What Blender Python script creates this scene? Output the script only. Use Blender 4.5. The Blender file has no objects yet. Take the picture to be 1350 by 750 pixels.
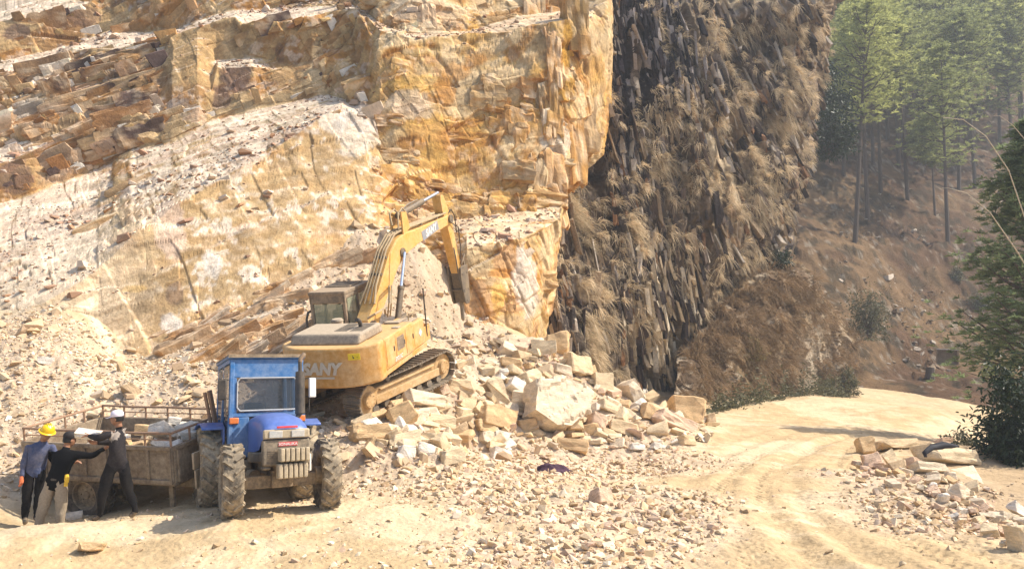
import bpy, bmesh, math, random
import numpy as np
from mathutils import Vector, Matrix, Euler

# ---------------------------------------------------------------- camera, sky, sun, exposure
sc = bpy.context.scene
COL = sc.collection
CZ = 3.0                                   # eye height above the yard
PITCH = math.radians(5.2)
FPX = 982.0                                # focal length in photo pixels (1350 wide)
cam_d = bpy.data.cameras.new("camera")
cam = bpy.data.objects.new("camera", cam_d)
COL.objects.link(cam)
cam_d.sensor_width = 36.0
cam_d.lens = 36.0 * FPX / 1350.0
cam_d.clip_start = 0.1
cam_d.clip_end = 2000
cam.location = (0, 0, CZ)
cam.rotation_euler = (math.pi / 2 + PITCH, 0, 0)
sc.camera = cam

SUN_EL = math.radians(50)
SUN_AZ = math.radians(86)                  # clockwise from +Y
w = bpy.data.worlds.new("World")
sc.world = w
w.use_nodes = True
nt = w.node_tree
for n in list(nt.nodes):
    nt.nodes.remove(n)
sky = nt.nodes.new("ShaderNodeTexSky")
sky.sky_type = 'NISHITA'
sky.sun_disc = False
sky.sun_elevation = SUN_EL
sky.sun_rotation = SUN_AZ
sky.altitude = 1200
sky.dust_density = 6.0
bg = nt.nodes.new("ShaderNodeBackground")
bg.inputs["Strength"].default_value = 0.15
wo = nt.nodes.new("ShaderNodeOutputWorld")
nt.links.new(sky.outputs[0], bg.inputs[0])
nt.links.new(bg.outputs[0], wo.inputs[0])
sun_d = bpy.data.lights.new("sun", 'SUN')
sun_d.energy = 4.4
sun_d.angle = math.radians(0.53)
sun_d.color = (1.0, 0.915, 0.78)
sun = bpy.data.objects.new("sun", sun_d)
COL.objects.link(sun)
SDIR = Vector((math.sin(SUN_AZ) * math.cos(SUN_EL), math.cos(SUN_AZ) * math.cos(SUN_EL), math.sin(SUN_EL)))
sun.rotation_euler = SDIR.to_track_quat('Z', 'Y').to_euler()
sun.location = (20, -10, 40)
vs = sc.view_settings
vs.view_transform = 'Standard'
vs.look = 'None'
vs.gamma = 1.0
vs.exposure = 0.76
vs.use_curve_mapping = False
sc.cycles.max_bounces = 6
sc.cycles.diffuse_bounces = 3
sc.cycles.transparent_max_bounces = 12
sc.cycles.use_denoising = True

rng = np.random.default_rng(7)
random.seed(7)

# ---------------------------------------------------------------- numbers
def P(px, py, d):
    """world point seen at photo pixel (px,py) at forward distance d (survey points of the site)"""
    px = np.asarray(px, float); py = np.asarray(py, float); d = np.asarray(d, float)
    u = (px - 675) / FPX; v = (375 - py) / FPX
    c, s = math.cos(PITCH), math.sin(PITCH)
    y = c - v * s; z = s + v * c
    k = d / y
    return np.stack([u * k, d + 0 * u, CZ + z * k], -1)

def proj(p):
    p = np.asarray(p, float)
    x = p[..., 0]; y = p[..., 1]; z = p[..., 2] - CZ
    c, s = math.cos(PITCH), math.sin(PITCH)
    f = y * c + z * s; up = -y * s + z * c
    return np.stack([675 + FPX * x / f, 375 - FPX * up / f], -1)

def ihash(i, j, k, seed=0):
    h = (i.astype(np.int64) * 374761393 + j.astype(np.int64) * 668265263 + k.astype(np.int64) * 2147483647 + seed * 1274126177) & 0xFFFFFFFF
    h = ((h ^ (h >> 13)) * 1274126177) & 0xFFFFFFFF
    h = ((h ^ (h >> 16)) * 2246822519) & 0xFFFFFFFF
    h = h ^ (h >> 15)
    return (h & 0xFFFFFF) / float(0x1000000)

def vnoise(p, f=1.0, seed=0):
    q = p * f
    i = np.floor(q).astype(np.int64); t = q - i
    t = t * t * (3 - 2 * t)
    out = 0
    for a in (0, 1):
        wa = t[..., 0] if a else 1 - t[..., 0]
        for b in (0, 1):
            wb = t[..., 1] if b else 1 - t[..., 1]
            for c in (0, 1):
                wc = t[..., 2] if c else 1 - t[..., 2]
                out = out + wa * wb * wc * ihash(i[..., 0] + a, i[..., 1] + b, i[..., 2] + c, seed)
    return out

def fbm(p, f=1.0, n=4, seed=0, gain=0.5):
    s = 0; a = 1; t = 0
    for o in range(n):
        s = s + a * vnoise(p, f, seed + o * 17); t += a
        a *= gain; f *= 2.03
    return s / t

def smooth(x, a, b):
    t = np.clip((x - a) / (b - a), 0, 1)
    return t * t * (3 - 2 * t)

def blocks(q, size, seed, warp=0.35):
    """jointed rock: q in bedding coordinates (..,3), third axis across the beds.
    returns per-block random, tilt term and edge distance"""
    sa, sb, s_c = size
    wq = q + (np.stack([vnoise(q, 0.7 / sa, seed + 5), vnoise(q, 0.7 / sb, seed + 6), vnoise(q, 0.5 / s_c / 2, seed + 7)], -1) - .5) * np.array([sa, sb, s_c]) * 2 * warp
    c = wq[..., 2] / s_c
    k = np.floor(c)
    z0 = np.zeros_like(k)
    a = wq[..., 0] / sa * (0.6 + 0.9 * ihash(k, z0, z0, seed)) + 9 * ihash(k, z0 + 3, z0, seed + 1)
    b = wq[..., 1] / sb * (0.6 + 0.9 * ihash(k, z0 + 1, z0, seed)) + 9 * ihash(k, z0 + 4, z0, seed + 1)
    i = np.floor(a); j = np.floor(b)
    h0 = ihash(i, j, k, seed + 2)
    t = ((ihash(i, j, k, seed + 3) - .5) * (a - i - .5) + (ihash(i, j, k, seed + 4) - .5) * (b - j - .5) + (ihash(i, j, k, seed + 8) - .5) * (c - k - .5))
    e = np.minimum(np.minimum(np.minimum(a - i, i + 1 - a), np.minimum(b - j, j + 1 - b)), np.minimum(c - k, k + 1 - c))
    return h0, t, e, ihash(i, j, k, seed + 9)

# ---------------------------------------------------------------- mesh helpers
def mesh_obj(name, verts, faces, mat=None, parent=None, smooth_shade=False, cols=None, link=True, matidx=None):
    me = bpy.data.meshes.new(name)
    verts = np.asarray(verts, np.float32).reshape(-1, 3)
    if isinstance(faces, np.ndarray):
        n, m = faces.shape
        me.vertices.add(len(verts)); me.vertices.foreach_set("co", verts.ravel())
        me.loops.add(n * m); me.loops.foreach_set("vertex_index", faces.astype(np.int32).ravel())
        me.polygons.add(n)
        me.polygons.foreach_set("loop_start", np.arange(0, n * m, m, dtype=np.int32))
        me.update(calc_edges=True); me.validate()
    else:
        me.from_pydata([tuple(map(float, v)) for v in verts], [], faces); me.update()
    if cols is not None:
        at = me.color_attributes.new("col", 'FLOAT_COLOR', 'POINT')
        c4 = np.ones((len(verts), 4), np.float32); c4[:, :cols.shape[1]] = cols
        at.data.foreach_set("color", c4.ravel())
    me.polygons.foreach_set("use_smooth", np.full(len(me.polygons), smooth_shade))
    if mat:
        for m_ in (mat if isinstance(mat, (list, tuple)) else [mat]):
            me.materials.append(m_)
    if matidx is not None:
        me.polygons.foreach_set("material_index", np.asarray(matidx, np.int32))
    o = bpy.data.objects.new(name, me)
    if link: COL.objects.link(o)
    if parent: o.parent = parent
    return o

def grid_faces(nr, nc):
    i = np.arange(nr - 1)[:, None] * nc + np.arange(nc - 1)[None]
    return np.stack([i, i + 1, i + nc + 1, i + nc], -1).reshape(-1, 4)

def tag(o, label=None, cat=None, group=None, kind=None):
    if label: o["label"] = label
    if cat: o["category"] = cat
    if group: o["group"] = group
    if kind: o["kind"] = kind
    return o

def empty(name, loc=(0, 0, 0), rot=(0, 0, 0)):
    o = bpy.data.objects.new(name, None)
    COL.objects.link(o); o.location = loc; o.rotation_euler = rot
    o.empty_display_size = 0.3
    return o

# ---------------------------------------------------------------- materials
def new_mat(name):
    m = bpy.data.materials.new(name); m.use_nodes = True
    nt = m.node_tree; b = nt.nodes["Principled BSDF"]
    return m, nt, b

def N(nt, t, **kw):
    n = nt.nodes.new(t)
    for k, v in kw.items():
        if k in n.inputs: n.inputs[k].default_value = v
        else: setattr(n, k, v)
    return n

def earth_mat(name, rough=0.95, bump=0.5, scale=3.0, dist=0.05, attr=True, base=(0.5, 0.4, 0.3), contrast=0.5, strat=None, spec=0.15):
    m, nt, b = new_mat(name)
    L = nt.links.new
    tc = N(nt, "ShaderNodeTexCoord")
    mp = N(nt, "ShaderNodeMapping"); L(tc.outputs["Object"], mp.inputs["Vector"])
    if strat: mp.inputs["Rotation"].default_value = strat[0]; mp.inputs["Scale"].default_value = strat[1]
    n1 = N(nt, "ShaderNodeTexNoise", Scale=scale, Detail=9.0, Roughness=0.68); L(mp.outputs[0], n1.inputs["Vector"])
    n2 = N(nt, "ShaderNodeTexNoise", Scale=scale * 7, Detail=6.0, Roughness=0.7); L(mp.outputs[0], n2.inputs["Vector"])
    if attr:
        a = N(nt, "ShaderNodeAttribute", attribute_name="col"); src = a.outputs["Color"]
    else:
        a = N(nt, "ShaderNodeRGB"); a.outputs[0].default_value = (*base, 1); src = a.outputs[0]
    mr = N(nt, "ShaderNodeMapRange"); mr.inputs[1].default_value = .28; mr.inputs[2].default_value = .72
    mr.inputs[3].default_value = 1 - contrast; mr.inputs[4].default_value = 1 + contrast * .75
    L(n1.outputs[0], mr.inputs[0])
    mr2 = N(nt, "ShaderNodeMapRange"); mr2.inputs[1].default_value = .3; mr2.inputs[2].default_value = .7
    mr2.inputs[3].default_value = 1 - contrast * .5; mr2.inputs[4].default_value = 1 + contrast * .45
    L(n2.outputs[0], mr2.inputs[0])
    mu = N(nt, "ShaderNodeMath", operation='MULTIPLY'); L(mr.outputs[0], mu.inputs[0]); L(mr2.outputs[0], mu.inputs[1])
    vm = N(nt, "ShaderNodeVectorMath", operation='SCALE'); L(src, vm.inputs[0]); L(mu.outputs[0], vm.inputs["Scale"])
    L(vm.outputs[0], b.inputs["Base Color"])
    ad = N(nt, "ShaderNodeMath", operation='ADD'); L(n1.outputs[0], ad.inputs[0]); L(n2.outputs[0], ad.inputs[1])
    bp = N(nt, "ShaderNodeBump", Strength=bump, Distance=dist); L(ad.outputs[0], bp.inputs["Height"])
    L(bp.outputs[0], b.inputs["Normal"])
    b.inputs["Roughness"].default_value = rough
    b.inputs["Specular IOR Level"].default_value = spec
    return m

def plain_mat(name, col, rough=0.6, metal=0.0, dirt=0.0, dirtcol=(0.46, 0.36, 0.24), scale=3.0, spec=0.4, topdust=0.0, bump=0.0):
    """paint / rubber / cloth with patchy dirt, more dust lying on upward faces"""
    m, nt, b = new_mat(name); L = nt.links.new
    b.inputs["Roughness"].default_value = rough; b.inputs["Metallic"].default_value = metal
    b.inputs["Specular IOR Level"].default_value = spec
    tc = N(nt, "ShaderNodeTexCoord")
    n1 = N(nt, "ShaderNodeTexNoise", Scale=scale, Detail=8.0, Roughness=0.65); L(tc.outputs["Object"], n1.inputs["Vector"])
    n2 = N(nt, "ShaderNodeTexNoise", Scale=scale * 6, Detail=5.0, Roughness=0.7); L(tc.outputs["Object"], n2.inputs["Vector"])
    ad = N(nt, "ShaderNodeMath", operation='MULTIPLY_ADD'); L(n2.outputs[0], ad.inputs[0]); ad.inputs[1].default_value = .5; L(n1.outputs[0], ad.inputs[2])
    mr = N(nt, "ShaderNodeMapRange"); mr.inputs[1].default_value = .55; mr.inputs[2].default_value = .95
    mr.inputs[3].default_value = 0; mr.inputs[4].default_value = min(1.0, dirt * 2)
    L(ad.outputs[0], mr.inputs[0])
    fac = mr.outputs[0]
    if topdust > 0:
        ge = N(nt, "ShaderNodeNewGeometry"); sx = N(nt, "ShaderNodeSeparateXYZ"); L(ge.outputs["Normal"], sx.inputs[0])
        m2 = N(nt, "ShaderNodeMapRange"); m2.inputs[1].default_value = .35; m2.inputs[2].default_value = .95; m2.inputs[4].default_value = topdust
        L(sx.outputs["Z"], m2.inputs[0])
        mx = N(nt, "ShaderNodeMath", operation='MAXIMUM'); L(fac, mx.inputs[0]); L(m2.outputs[0], mx.inputs[1]); fac = mx.outputs[0]
    mix = N(nt, "ShaderNodeMix", data_type='RGBA')
    mix.inputs["A"].default_value = (*col, 1); mix.inputs["B"].default_value = (*dirtcol, 1)
    L(fac, mix.inputs["Factor"])
    hv = N(nt, "ShaderNodeHueSaturation"); L(mix.outputs["Result"], hv.inputs["Color"])
    m3 = N(nt, "ShaderNodeMapRange"); m3.inputs[1].default_value = .3; m3.inputs[2].default_value = .7; m3.inputs[3].default_value = .82; m3.inputs[4].default_value = 1.15
    L(n2.outputs[0], m3.inputs[0]); L(m3.outputs[0], hv.inputs["Value"])
    L(hv.outputs[0], b.inputs["Base Color"])
    rr = N(nt, "ShaderNodeMapRange"); rr.inputs[3].default_value = rough; rr.inputs[4].default_value = .95
    L(fac, rr.inputs[0]); L(rr.outputs[0], b.inputs["Roughness"])
    if bump:
        bp = N(nt, "ShaderNodeBump", Strength=bump, Distance=.02); L(n2.outputs[0], bp.inputs["Height"]); L(bp.outputs[0], b.inputs["Normal"])
    return m
# ---------------------------------------------------------------- ground heights (survey points -> smooth surface)
EX_SC = .87
EX_POS = Vector((-3.97 * EX_SC, 21.437 * EX_SC, CZ - 1.145 * EX_SC))      # excavator, track centre
EX_HEAD = math.radians(32.8)                     # clockwise from +Y
EX_PITCH = math.radians(15)
EX_ROLL = math.radians(4.2)
_g = [
 (100,745,10.5),(0,750,10.4),(400,750,9.8),(675,750,9.8),(1000,750,9.8),(1340,750,9.6),
 (45,690,13.2),(130,685,13.3),(-10,700,12.0),(25,693,11.9),(62,688,11.9),(105,687,11.9),(150,690,11.9),(62,706,12.9),(20,694,13.3),(215,690,12.3),
 (100,680,14.2),(230,657,14.5),(300,676,12.1),(437,661,12.9),(285,669,13.9),(400,657,14.7),(360,690,11.8),
 (960,545,33),(1100,522,47),(1250,507,60),(1350,500,62),(1000,640,15.5),(1200,640,15.5),(900,640,15.5),(700,690,12),(700,612,18.5),(900,592,21),
 (1050,560,27.5),(920,560,28),(1160,540,36),(1230,540,36),
 (600,602,19),(500,592,18.5),(480,560,18.2),(560,522,20),(650,490,22.3),(735,462,24.3),(790,500,24.5),(850,545,23.5),(920,575,23),(700,565,20.8),(800,575,21.4),
 (620,445,24.6),(560,428,24.0),(680,450,24.5),(760,492,27),
 (170,492,19.9),(250,457,20.4),(330,420,21.2),(400,372,22.6),(480,306,24.6),(540,300,25.9),(575,345,25.9),(520,350,24.6),(560,390,24.4),(450,370,23),
 (600,440,24.3),(840,530,34),(300,445,20.5),(330,485,18.5),(250,500,17.5),(200,520,17),(430,562,16.5),(350,605,15.6),(430,602,15.6),(260,640,15.4),(180,640,15.4),
 (150,532,16.8),(100,490,17.8),(30,475,17.6),(100,440,19.2),(60,562,15.8),(0,602,15.2),(0,530,16.3),(0,425,19.8),(60,405,20.4),(-80,430,19.5),(-80,520,16.3),(-80,620,14.5),(-200,430,19.5),
 (1150,612,18.2),(1245,610,17.6),(1300,660,14.8),(1340,700,12.4),(1300,640,17.5),(1350,640,17),(1290,590,21.5),(1350,610,20),(1420,700,14),(1420,620,20),(1500,720,11)]
GP = P(*np.array(_g, float).T)
extra = [(x, y, 0.15) for x in (-6, 0, 6, 12) for y in (3, -6)] + [(-12, 3, 0), (-12, -6, 0), (20, -6, -1), (20, 5, -1.5), (26, 20, -4), (34, 35, -5), (45, 50, -4), (24, 36, -1.5), (30, 45, -.6)]
_R = Matrix.Rotation(math.pi / 2 - EX_HEAD, 4, 'Z') @ Matrix.Rotation(-EX_PITCH, 4, 'Y') @ Matrix.Rotation(EX_ROLL, 4, 'X')
for lx in (-1.8, -.9, 0, .9, 1.8):
    for ly in (-1.05, 1.05):
        v = EX_POS + _R @ Vector((lx, ly, 0)); extra.append(tuple(v))
GP = np.vstack([GP, np.array(extra, float)])
def _ker(A, B):
    return np.sqrt(((A[:, None, :] - B[None, :, :]) ** 2).sum(-1) + 0.25)
_K = _ker(GP[:, :2], GP[:, :2]); _n = len(GP)
_M = np.zeros((_n + 1, _n + 1)); _M[:_n, :_n] = _K - np.eye(_n) * 0.12; _M[:_n, _n] = 1; _M[_n, :_n] = 1
_W = np.linalg.solve(_M, np.append(GP[:, 2], 0))
def gz(x, y):
    x = np.asarray(x, float); y = np.asarray(y, float)
    sh = x.shape; q = np.stack([x.ravel(), y.ravel()], -1); out = np.empty(len(q))
    for s in range(0, len(q), 40000):
        out[s:s + 40000] = _ker(q[s:s + 40000], GP[:, :2]) @ _W[:_n] + _W[_n]
    return out.reshape(sh)
def gh(px, py, d0=6, d1=70):
    """where the sight line through a photo pixel meets the ground"""
    d = np.geomspace(d0, d1, 700); q = P(np.full_like(d, px), np.full_like(d, py), d)
    g = gz(q[:, 0], q[:, 1]) - q[:, 2]
    k = np.argmax(g > 0) if (g > 0).any() else len(d) - 1
    return Vector((q[k, 0], q[k, 1], q[k, 2] + min(g[k], 0.3)))

def zone(x, y, pts, soft):
    """soft blob union: pts = (x,y,r)"""
    o = 0
    for (a, b, r) in pts:
        o = np.maximum(o, 1 - smooth(np.hypot(x - a, y - b), r - soft, r + soft))
    return o
def ground_zone(px, py, r):
    v = gh(px, py); return (v.x, v.y, r)
GRAVEL = [ground_zone(*a) for a in [(560,600,1.6),(640,610,1.8),(740,620,2.2),(830,610,2.2),(880,610,1.5),(700,660,1.6),(780,670,1.7),(850,660,1.6),(760,720,1.2),(830,715,1.1),(680,720,1.0),(890,690,.9),
      (600,640,1.2),(1180,640,1.1),(1230,660,1.4),(1210,632,1.2),(1260,640,1.0),(1150,630,.8),(1170,665,.9),(1290,690,1.2),(1200,690,.8),(480,620,.8),(440,590,.8),(1120,625,.8)]]
PILE = [ground_zone(*a) for a in [(540,560,1.6),(620,560,2),(700,550,2.2),(780,550,2.2),(850,560,1.6),(660,500,2),(740,480,2),(590,430,1.6),(620,450,1.5)]]
SLOPE = [ground_zone(*a) for a in [(300,470,2.5),(350,520,2),(240,510,1.8),(400,420,2.4),(470,370,2.2),(520,340,2),(100,470,2),(60,520,2),(0,560,2),(440,560,1.2),(150,540,1.5),(0,450,2)]]

_q = [gh(*p_) for p_ in ((112, 410), (150, 470), (185, 522), (120, 500), (138, 560))]
CHUTE = [(_q[0].x, _q[0].y, _q[1].x, _q[1].y, .22), (_q[1].x, _q[1].y, _q[2].x, _q[2].y, .25), (_q[3].x, _q[3].y, _q[4].x, _q[4].y, .35)]
def ground_detail(x, y):
    p = np.stack([x, y, 0 * x], -1)
    z = gz(x, y)
    gv = zone(x, y, GRAVEL, .8); pl = zone(x, y, PILE, .8); sl = zone(x, y, SLOPE, .8)
    rough = np.clip(.25 + gv * .6 + pl + sl * 1.1, 0, 1.4)
    z = z + (fbm(p, .35, 3, 11) - .5) * .22
    z = z + (fbm(p, 1.5, 4, 12) - .5) * .16 * (rough + .15)
    z = z + (vnoise(p, 9, 13) - .5) * .06 * rough
    # wheel ruts along the haul road (soft arcs)
    for (cx, cy, r) in ((26., 9.5, 19.6), (26., 9.5, 21.2), (27., 8., 23.1), (27., 8., 24.6)):
        dd = np.hypot(x - cx, y - cy) - r
        m = smooth(y, 8.0, 10) * (1 - smooth(y, 26, 34)) * smooth(x, 1.0, 3) * (1 - gv)
        z = z - .05 * np.exp(-(dd / .22) ** 2) * m + .025 * np.exp(-((np.abs(dd) - .42) / .15) ** 2) * m
    for (cx, cy, r) in ((25.5, 8.5, 19.2), (25.5, 8.5, 19.9), (25.5, 8.5, 20.6), (26., 8., 22.2), (26., 8., 22.9), (30., 4., 28.2), (30., 4., 29.0), (24., 12., 17.2)):
        dd = np.hypot(x - cx, y - cy) - r
        m = smooth(y, 8.0, 9.5) * (1 - smooth(y, 20, 30)) * smooth(x, .5, 2.5) * (1 - gv) * smooth(vnoise(p, .45, int(r * 10)), .35, .6)
        ang = np.arctan2(y - cy, x - cx) * r
        z = z - .018 * np.exp(-(dd / .16) ** 4) * m * (1 + .8 * np.sign(np.sin(ang * 24 + np.abs(dd) * 20)))
    z = z + (vnoise(p, 22, 14) - .5) * .018
    return z, gv, pl, sl

def ground_mesh():
    th = np.concatenate([np.linspace(-1.15, -.66, 60), np.linspace(-.65, .65, 900), np.linspace(.66, 1.25, 60)])
    rr = np.concatenate([np.geomspace(1.5, 8.5, 40), np.geomspace(8.6, 30, 560), np.geomspace(30.3, 80, 120)])
    T, Rr = np.meshgrid(th, rr)
    x = np.tan(np.clip(T, -1.2, 1.2)) * Rr * .0 + np.sin(T) * Rr; y = np.cos(T) * Rr
    z, gv, pl, sl = ground_detail(x, y)
    # behind the quarry walls the sheet sinks out of the rock
    v = np.stack([x, y, z], -1)
    p = np.stack([x, y, 0 * x], -1)
    sand = np.array([.50, .365, .205]); pale = np.array([.585, .46, .295]); chip = np.array([.56, .43, .30]); scree = np.array([.50, .385, .275]); dun = np.array([.40, .29, .175])
    n = fbm(p, .5, 4, 21); n2 = fbm(p, 3, 4, 22)
    c = sand + (pale - sand) * smooth(n + .35 * (n2 - .5), .38, .62)[..., None]
    c = c + (chip - c) * np.clip(gv * .8, 0, 1)[..., None]
    c = c + (scree - c) * np.clip(np.maximum(sl, pl) * (.5 + n2 * .6), 0, 1)[..., None]
    chute = 0
    for (a0, a1, b0, b1, w0) in CHUTE:
        t_ = np.clip(((x - a0) * (b0 - a0) + (y - a1) * (b1 - a1)) / ((b0 - a0) ** 2 + (b1 - a1) ** 2), 0, 1)
        chute = np.maximum(chute, 1 - smooth(np.hypot(x - a0 - t_ * (b0 - a0), y - a1 - t_ * (b1 - a1)) + (n2 - .5) * .5, w0 * .6, w0 * 1.3))
    c = c + (np.array([.74, .58, .38]) - c) * np.clip(chute * .9, 0, 1)[..., None]
    edge = smooth(x - (8.4 + .30 * (y - 15)), 0, 1.2) * (1 - smooth(y, 24, 30)) * smooth(y, 11, 14)
    c = c + (dun - c) * (edge * .8)[..., None]
    far = smooth(y, 34, 44)
    c = c + (np.array([.50, .37, .22]) - c) * (far * .6)[..., None]
    c = c * (.86 + .28 * n2)[..., None]
    nr, nc = x.shape
    F = grid_faces(nr, nc)[:, ::-1]
    ctr = v.reshape(-1, 3)[F].mean(1)
    # the haul road: a band curving from the lower right to the far bend
    cx, cy = ctr[:, 0], ctr[:, 1]
    lane = np.interp(cy, [6, 10, 14, 18, 24, 30, 38, 50, 62], [2.6, 3.6, 5.2, 6.8, 8.6, 10.8, 15, 25, 37])
    half = np.interp(cy, [6, 12, 20, 30, 45, 62], [2.4, 2.4, 2.7, 3.6, 6, 8])
    road = np.abs(cx - lane) < half
    m = earth_mat("dry_dirt", bump=.55, scale=2.2, dist=.05, contrast=.22)
    for nm, sel in (("dirt_road", road), ("ground", ~road)):
        f = F[sel]; used, inv = np.unique(f, return_inverse=True)
        o = mesh_obj(nm, v.reshape(-1, 3)[used], inv.reshape(-1, 4).astype(np.int64), m, cols=c.reshape(-1, 3)[used], smooth_shade=True)
        tag(o, kind="structure")
ground_mesh()

# ---------------------------------------------------------------- quarry face: benches surveyed as lines running along the face
def shift(px):
    return np.interp(px, [-140, 130, 300, 480, 520, 600, 700, 800, 880], [2.0, 1.4, 0, -1.5, -1.6, -.8, .5, 2.3, 2.5])
def loft(lines, xs, per, RE=None):
    """lines: list of dicts px->(py,d), bottom to top; returns grid of world points, row parameter"""
    rows = []
    par = []
    L = []
    for ln in lines:
        a = np.array(sorted(ln), float); x_ = xs; back = 0
        if RE:                                          # each line stops at the arris, then the rock turns away
            e_ = RE[len(L)]; t_ = (xs - 600) / (xs[-1] - 600); x_ = np.where(xs > 600, 600 + t_ * (e_ - 600), xs); back = 5 * smooth(t_, .93, 1.0)
        L.append((x_, np.interp(x_, a[:, 0], a[:, 1]), np.interp(x_, a[:, 0], a[:, 2]) + back))
    W = [P(x_, py, d + shift(x_)) for x_, py, d in L]
    for i in range(len(W) - 1):
        for t in np.linspace(0, 1, per[i], endpoint=False):
            rows.append(W[i] * (1 - t) + W[i + 1] * t); par.append(i + t)
    rows.append(W[-1]); par.append(len(W) - 1.)
    return np.array(rows), np.array(par)

def normals(G):
    du = np.gradient(G, axis=1); dv = np.gradient(G, axis=0)
    n = np.cross(du, dv); n /= np.linalg.norm(n, axis=-1, keepdims=True) + 1e-9
    s = np.sign((n * (np.array([0, 0, CZ]) - G)).sum(-1, keepdims=True)); s[s == 0] = 1
    return n * s

def blur(A, k):
    for ax in (0, 1):
        pad = [(0, 0)] * A.ndim; pad[ax] = (k, k)
        B = np.pad(A, pad, mode='edge'); C = np.cumsum(B, axis=ax)
        C = np.concatenate([np.zeros_like(np.take(C, [0], ax)), C], ax)
        n = A.shape[ax]
        A = (np.take(C, np.arange(2 * k + 1, 2 * k + 1 + n), ax) - np.take(C, np.arange(n), ax)) / (2 * k + 1)
    return A

Q = [
 # W0 wall foot (below the scree)
 [(-140,475,17.5),(0,475,17.6),(60,470,18.0),(130,512,18.6),(170,515,18.9),(250,480,19.9),(330,435,21.4),(400,380,23.4),(480,312,26.2),(540,308,27.6),(590,352,27.2),(612,440,25.7),(640,455,25.6),(680,465,25.9),(720,478,26.6),(760,490,28.2),(850,520,32)],
 # W1 crest of the lower wall / front edge of the low block
 [(-140,440,18.1),(0,425,18.4),(60,398,18.9),(100,376,19.5),(130,356,20.1),(160,330,20.8),(190,303,21.6),(240,266,22.9),(319,222,25),(353,206,26),(393,179,27),(417,160,28),(451,140,29),(480,165,29.2),(500,200,28.9),(520,255,28.5),(540,285,28.1),(590,333,27.2),(615,326,26.2),(650,322,26.2),(690,316,26.3),(720,300,26.8),(745,285,27.5),(780,310,29.4),(850,330,33)],
 # W2 back of the big ramp / of the low block top
 [(-140,300,23.0),(0,268,24.2),(50,252,25),(100,234,26),(150,212,27),(176,196,27.2),(228,187,27.6),(260,172,28.2),(278,160,28.8),(334,144,29.8),(389,134,30.5),(432,124,31),(480,140,30),(500,190,29.3),(540,270,28.7),(600,288,28.8),(650,283,28.6),(690,276,28.5),(720,270,28.5),(745,262,28.6),(780,285,30.2),(850,310,33.4)],
 # W3
 [(-140,255,23.4),(0,216,24.5),(45,210,25.3),(60,222,26),(100,205,26.6),(150,180,27.4),(176,165,27.7),(205,150,27.9),(228,142,27.9),(262,128,28.4),(278,122,28.9),(288,92,29.5),(334,88,30.1),(350,90,30.6),(389,108,30.8),(415,96,31.1),(432,82,31.5),(470,95,31.2),(500,150,29.7),(540,232,28.9),(600,250,29.2),(690,246,28.8),(720,240,28.8),(745,238,29),(780,262,30.5),(850,290,33.6)],
 # W4
 [(-140,250,25),(0,205,26),(50,194,26.6),(100,184,27.2),(150,165,28.2),(176,150,28.5),(205,112,28.9),(228,100,28.5),(260,85,29),(285,79,30.4),(334,76,31),(345,79,31.1),(389,84,31.3),(412,82,31.5),(432,72,31.9),(470,64,32),(500,118,29.9),(540,165,29.5),(600,190,29.7),(690,186,29.2),(740,185,29),(760,190,29.3),(780,205,30.3),(800,200,31.4),(850,250,33.8)],
 # W5 foot of the thin ledge, crest of the shaded wall
 [(-140,165,27.2),(0,120,28.4),(50,108,29),(100,88,30),(150,80,30.4),(200,78,30.6),(212,62,30.4),(228,50,29.8),(260,38,30.2),(310,25,31),(319,36,30.9),(350,34,31.1),(411,27,31.6),(430,22,32.1),(470,12,32.5),(500,70,30.3),(540,100,30),(600,110,30.2),(690,100,29.6),(735,90,29.1),(760,112,29.3),(797,140,30.5),(810,175,32.2),(850,210,34)],
 # W6
 [(-140,140,27.5),(0,98,28.6),(50,90,29.2),(75,84,29.8),(100,67,30.2),(150,66,30.5),(200,57,30.8),(240,40,31.2),(260,34,31.6),(310,22,32.2),(351,22,33),(379,13,33.8),(464,5,34),(500,40,30.9),(540,50,30.6),(620,46,30.8),(690,38,30),(735,32,29.4),(770,25,29.3),(798,40,30.2),(812,100,32.8),(850,140,34.4)],
 # W7
 [(-140,120,29.5),(0,84,30.6),(60,68,31.6),(110,55,32.6),(145,41,33.4),(200,42,33.6),(240,37,33.3),(260,28,33),(310,14,33.2),(351,14,34),(379,8,34.3),(464,-2,34.5),(500,30,31.8),(540,42,31.3),(620,40,31.8),(690,20,32.2),(735,16,32.2),(770,10,31.2),(798,2,30.6),(812,40,33.2),(850,70,35)],
 # W8
 [(-140,66,30),(0,32,31),(60,20,32),(118,6,33.2),(135,-6,33.9),(200,-20,34.4),(300,-30,34.6),(464,-30,35.2),(500,-5,32.6),(540,5,31.9),(620,8,32.5),(690,0,32.6),(735,-4,32.9),(770,-12,32.3),(798,-25,31.6),(812,-10,34),(850,0,35.6)],
 # W9
 [(-140,52,33),(0,15,34),(60,-5,35),(130,-22,36),(300,-50,36.5),(464,-55,36.5),(540,-40,33),(690,-40,34),(798,-45,33),(850,-50,37)],
 [(-140,-40,60),(0,-50,62),(300,-70,62),(540,-60,60),(690,-60,60),(850,-60,62)],
]
BED = None
def bed_frame():
    a, b, c = P(0, 300, 24.5), P(450, 135, 28.3), P(200, 235, 26.1)
    n = np.cross(b - a, c - a); n /= np.linalg.norm(n)
    if n[2] < 0: n = -n
    e1 = b - a; e1 /= np.linalg.norm(e1)
    e2 = np.cross(n, e1)
    return np.stack([e1, e2, n], 0)
BED = bed_frame()

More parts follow.
